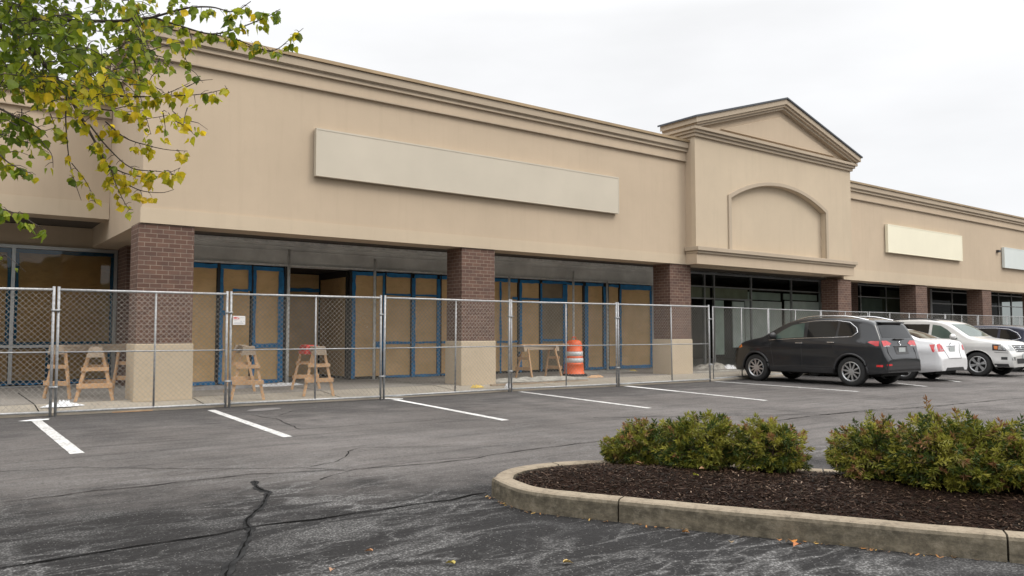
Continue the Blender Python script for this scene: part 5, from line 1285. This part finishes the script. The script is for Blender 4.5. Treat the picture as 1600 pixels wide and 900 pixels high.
for i in range(0, len(bm.verts), 4): bm.faces.new(bm.verts[i:i+4])
o = link('leaf_debris', bm, 'fallen'); put_tone(o.data, tones); tag(o, 'crumbled leaf debris gathered along the foot of the kerb', 'debris', kind='stuff')

# ------------------------------------------------------------------ tree reaching in from the left
TR = Vector((-2.6, 6.6, 0))
tree = empty('tree', TR, 0, 'tree with green and yellowing leaves whose branches hang in at the upper left', 'tree')
bm = B()
trunk_top = Vector((-2.3, 6.7, 3.4))
tube(bm, [TR+Vector((0, 0, -.1)), TR+Vector((.02, 0, .25)), TR+Vector((.08, .03, 1.2)), TR+Vector((.18, .06, 2.4)), trunk_top, trunk_top+Vector((.1, .1, 1.6)), trunk_top+Vector((-.1, .2, 3.4)), trunk_top+Vector((.1, .1, 5))], [.27, .20, .17, .15, .14, .11, .07, .03], 14)
link('trunk', bm, 'bark', tree, smooth=True)
limbs = B(); leafb = B(); ltones = []
def P3(px, py, d): return atd(px, py, d)
GREEN = [Vector((.17, .25, .02)), Vector((.25, .33, .025)), Vector((.10, .165, .015)), Vector((.34, .40, .035))]
YEL = [Vector((.78, .64, .03)), Vector((.66, .60, .03)), Vector((.50, .50, .03)), Vector((.82, .58, .03))]
def pick(yel):
    c = (YEL if rng.random() < yel else GREEN)[rng.randrange(4)]; c2_ = (YEL if rng.random() < yel else GREEN)[rng.randrange(4)]
    return tuple(c.lerp(c2_, U(0, .5))*U(.75, 1.15))
def hang_leaf(p, out_, L_, yel):
    d = Vector((out_.x*.35+U(-.5, .5), out_.y*.35+U(-.5, .5), -1+U(0, .9))); up = Vector((U(-1, 1), U(-1, 1), U(-.2, .6)))
    st_ = p+Vector((U(-.02, .02), U(-.02, .02), -U(.005, .03)))
    add_leaf(leafb, ltones, st_, d, up, L_, pick(yel), U(.75, 1.0), U(.1, .5), U(0, .6))
def branch(pts, r0, r1, yel=0.0, dens=16, L_=.085, spread=.10, start=.0, twigs=True, n=7):
    P = catmull3(pts, 5); N_ = len(P)
    tube(limbs, P, [r0+(r1-r0)*i/(N_-1) for i in range(N_)], n, True)
    for a, b, i in zip(P, P[1:], range(N_)):
        if i/N_ < start: continue
        ln = (b-a).length; k = ln*dens; k = int(k)+(1 if rng.random() < k-int(k) else 0)
        for _ in range(k):
            p = a.lerp(b, U(0, 1)); d = Vector((U(-1, 1), U(-1, 1), U(-.9, .5))).normalized()*spread*U(.3, 1.3)
            q = p+d
            if twigs: tube(limbs, [p, p.lerp(q, .5)+Vector((0, 0, .01)), q], [.003, .0022, .0014], 4, False)
            for _k in range(rng.choice((2, 3, 3, 4))): hang_leaf(q.lerp(p, U(0, .5)), d, L_*U(.5, 1.05), yel)
def catmull3(P, n=5):
    P = [Vector(p) for p in P]; Q = []
    for i in range(len(P)-1):
        p0, p1, p2, p3 = P[max(i-1, 0)], P[i], P[i+1], P[min(i+2, len(P)-1)]
        for k in range(n):
            t = k/n; Q.append(.5*((2*p1)+(-p0+p2)*t+(2*p0-5*p1+4*p2-p3)*t*t+(-p0+3*p1-3*p2+p3)*t**3))
    Q.append(P[-1]); return Q
def br(px, d, *a, **k):
    if isinstance(d, (int, float)): d = (d, d)
    n = len(px)-1; branch([P3(x, y, d[0]+(d[1]-d[0])*i/n) for i, (x, y) in enumerate(px)], *a, **k)
D = 6.6
# main limbs leave the trunk outside the picture
s1 = P3(-60, 15, D); s2 = P3(-60, 10, D+.2); s3 = P3(-60, 150, D-.4)
tube(limbs, catmull3([trunk_top+Vector((0, 0, .2)), trunk_top+Vector((.8, -.2, .75)), s1], 6), [.075-.045*i/12 for i in range(13)], 10)
tube(limbs, catmull3([trunk_top+Vector((0, 0, .6)), trunk_top+Vector((.7, .3, 1.1)), s2], 6), [.07-.04*i/12 for i in range(13)], 10)
br([(-60, 15), (0, 26), (90, 31), (180, 33), (240, 27)], D, .020, .011, .04, 16)
br([(240, 27), (290, 13), (330, 11), (365, 18), (392, 2)], D, .010, .003, .25, 24, .085)
br([(240, 27), (280, 40), (330, 53), (372, 44), (415, 27), (438, 14)], (D, D-.2), .010, .0022, .28, 17, .085, .07)
br([(330, 53), (370, 62), (405, 76), (430, 78), (452, 62), (474, 44)], (D, D-.3), .006, .002, .5, 18, .082, .07)
br([(295, 45), (300, 70), (290, 90), (296, 100)], D, .004, .002, .45, 17, .08, .06)
br([(-60, 10), (20, 52), (62, 92), (100, 138), (122, 175), (145, 215), (168, 258)], (D+.2, D-.1), .024, .008, .28, 11, start=.1)
br([(168, 258), (200, 272), (243, 277), (282, 262)], D-.1, .006, .002, .85, 20, .082, .07)
br([(168, 258), (188, 280), (218, 297), (252, 301), (272, 296)], D-.1, .006, .002, .9, 17, .082, .07)
br([(172, 262), (182, 290), (198, 322), (208, 328)], D-.2, .004, .002, .85, 16, .07, .06)
br([(140, 195), (168, 230), (205, 262), (250, 268), (275, 274)], D-.3, .007, .002, .75, 17, .082, .07)
br([(104, 150), (103, 195), (110, 260), (127, 313)], D-.3, .007, .002, .6, 9, .07, .08)
br([(112, 255), (135, 285), (150, 318)], D-.3, .004, .002, .8, 12, .07, .06)
br([(110, 140), (160, 148), (205, 151), (262, 150), (315, 147), (356, 138)], (D, D-.3), .010, .002, .6, 15, .082, .07, .05)
br([(248, 151), (275, 140), (297, 129)], D-.2, .004, .002, .75, 16, .075, .07)
br([(190, 120), (217, 125), (240, 134), (258, 146)], D-.2, .004, .002, .65, 13, .075)
br([(150, 170), (190, 175), (225, 185), (262, 180)], D-.3, .006, .002, .65, 14, .075)
br([(165, 190), (195, 215), (230, 227), (262, 234), (293, 236)], D-.3, .006, .002, .85, 17, .082, .08)
br([(205, 55), (210, 90), (214, 130), (225, 170), (236, 210)], D+.1, .006, .002, .45, 13, .07)
br([(-80, 310), (-20, 322), (15, 330), (40, 342), (58, 352)], 5.2, .007, .002, .05, 26, .085, .06)
br([(-80, 200), (-20, 225), (8, 250), (28, 262), (50, 272)], 5.4, .008, .002, .22, 18, .085, .07)
br([(-40, 150), (20, 180), (60, 200), (75, 215)], 5.8, .01, .002, .1, 22, .085)
br([(60, 215), (80, 240), (83, 262)], 5.8, .004, .002, .7, 12, .075, .05)
br([(-20, 395), (10, 400), (40, 425)], 5.6, .003, .0015, .2, 7, .05, .04)
# crown mass: clusters on random twigs, thinning towards the lower right
def dens_px(x, y):
    v = 1.0
    if x > 0: v = max(0, min(1, 1.6-.0052*x))
    if y > 100: v *= max(0, 1-(y-120)/(140 if x < 70 else 85)) if y > 120 else 1
    k = noise.noise(Vector((x*.021, y*.023, 3.3)))+.5*noise.noise(Vector((x*.06, y*.06, 7)))
    return v*(1.0 if k > -.12 else (.3 if k > -.26 else .03))
cnt = 0; tries = 0
while cnt < 2000 and tries < 90000:
    tries += 1
    x, y = U(-320, 330), U(-330, 240)
    if rng.random() > dens_px(x, y): continue
    if x > 0 and y > 0 or rng.random() < .5: cnt += 1
    else: continue
    p = P3(x, y, U(5.6, 7.6)); out_ = Vector((U(-1, 1), U(-1, 1), U(-.8, .4))).normalized(); q = p+out_*.22
    tube(limbs, [p, p.lerp(q, .5)+Vector((0, 0, .02)), q], [.0045, .003, .0018], 4, False)
    yv = .03+(.65 if (y > 110 and x > 50) else 0)+max(0, (x-150)/300)*.6
    for _ in range(rng.choice((3, 4, 5))): hang_leaf(p.lerp(q, U(0, 1))+Vector((U(-.05, .05), U(-.05, .05), U(-.03, .03))), out_, .082*U(.5, 1.05), yv)
# rest of the crown round the trunk, outside the picture
cc = Vector((-2.3, 6.7, 6.0))
for _ in range(650):
    v = Vector((U(-1, 1), U(-1, 1), U(-.8, 1)))
    if v.length > 1: continue
    p = cc+Vector((v.x*2.6, v.y*2.4, v.z*2.4)); q = p+Vector((U(-.3, .3), U(-.3, .3), U(-.1, .2)))
    rp = p-_C; f_ = rp.dot(_F)
    if f_ > 0 and rp.dot(_R)/f_*FPX > -800: continue
    tube(limbs, [p, q], [.006, .002], 4, False)
    for _k in range(6): hang_leaf(p.lerp(q, U(0, 1))+Vector((U(-.1, .1), U(-.1, .1), U(-.1, .1))), v, .10*U(.7, 1.1), .1)
for k in range(14):
    a = U(0, 6.3); z = U(3.2, 7.2); b0 = Vector((-2.25, 6.75, z)); e_ = b0+Vector((math.cos(a)*1.9, math.sin(a)*1.7, U(.5, 1.3)))
    if (e_-_C).dot(_F) > 0 and (e_-_C).dot(_R)/(e_-_C).dot(_F)*FPX > -820: continue
    tube(limbs, catmull3([b0, b0.lerp(e_, .5)+Vector((0, 0, .25)), e_], 4), [.05-.005*i for i in range(9)], 7)
link('branches', limbs, 'bark', tree, smooth=True)
o = link('foliage', leafb, 'leaf', tree); put_tone(o.data, ltones)
print('leaves', len(ltones)//17)
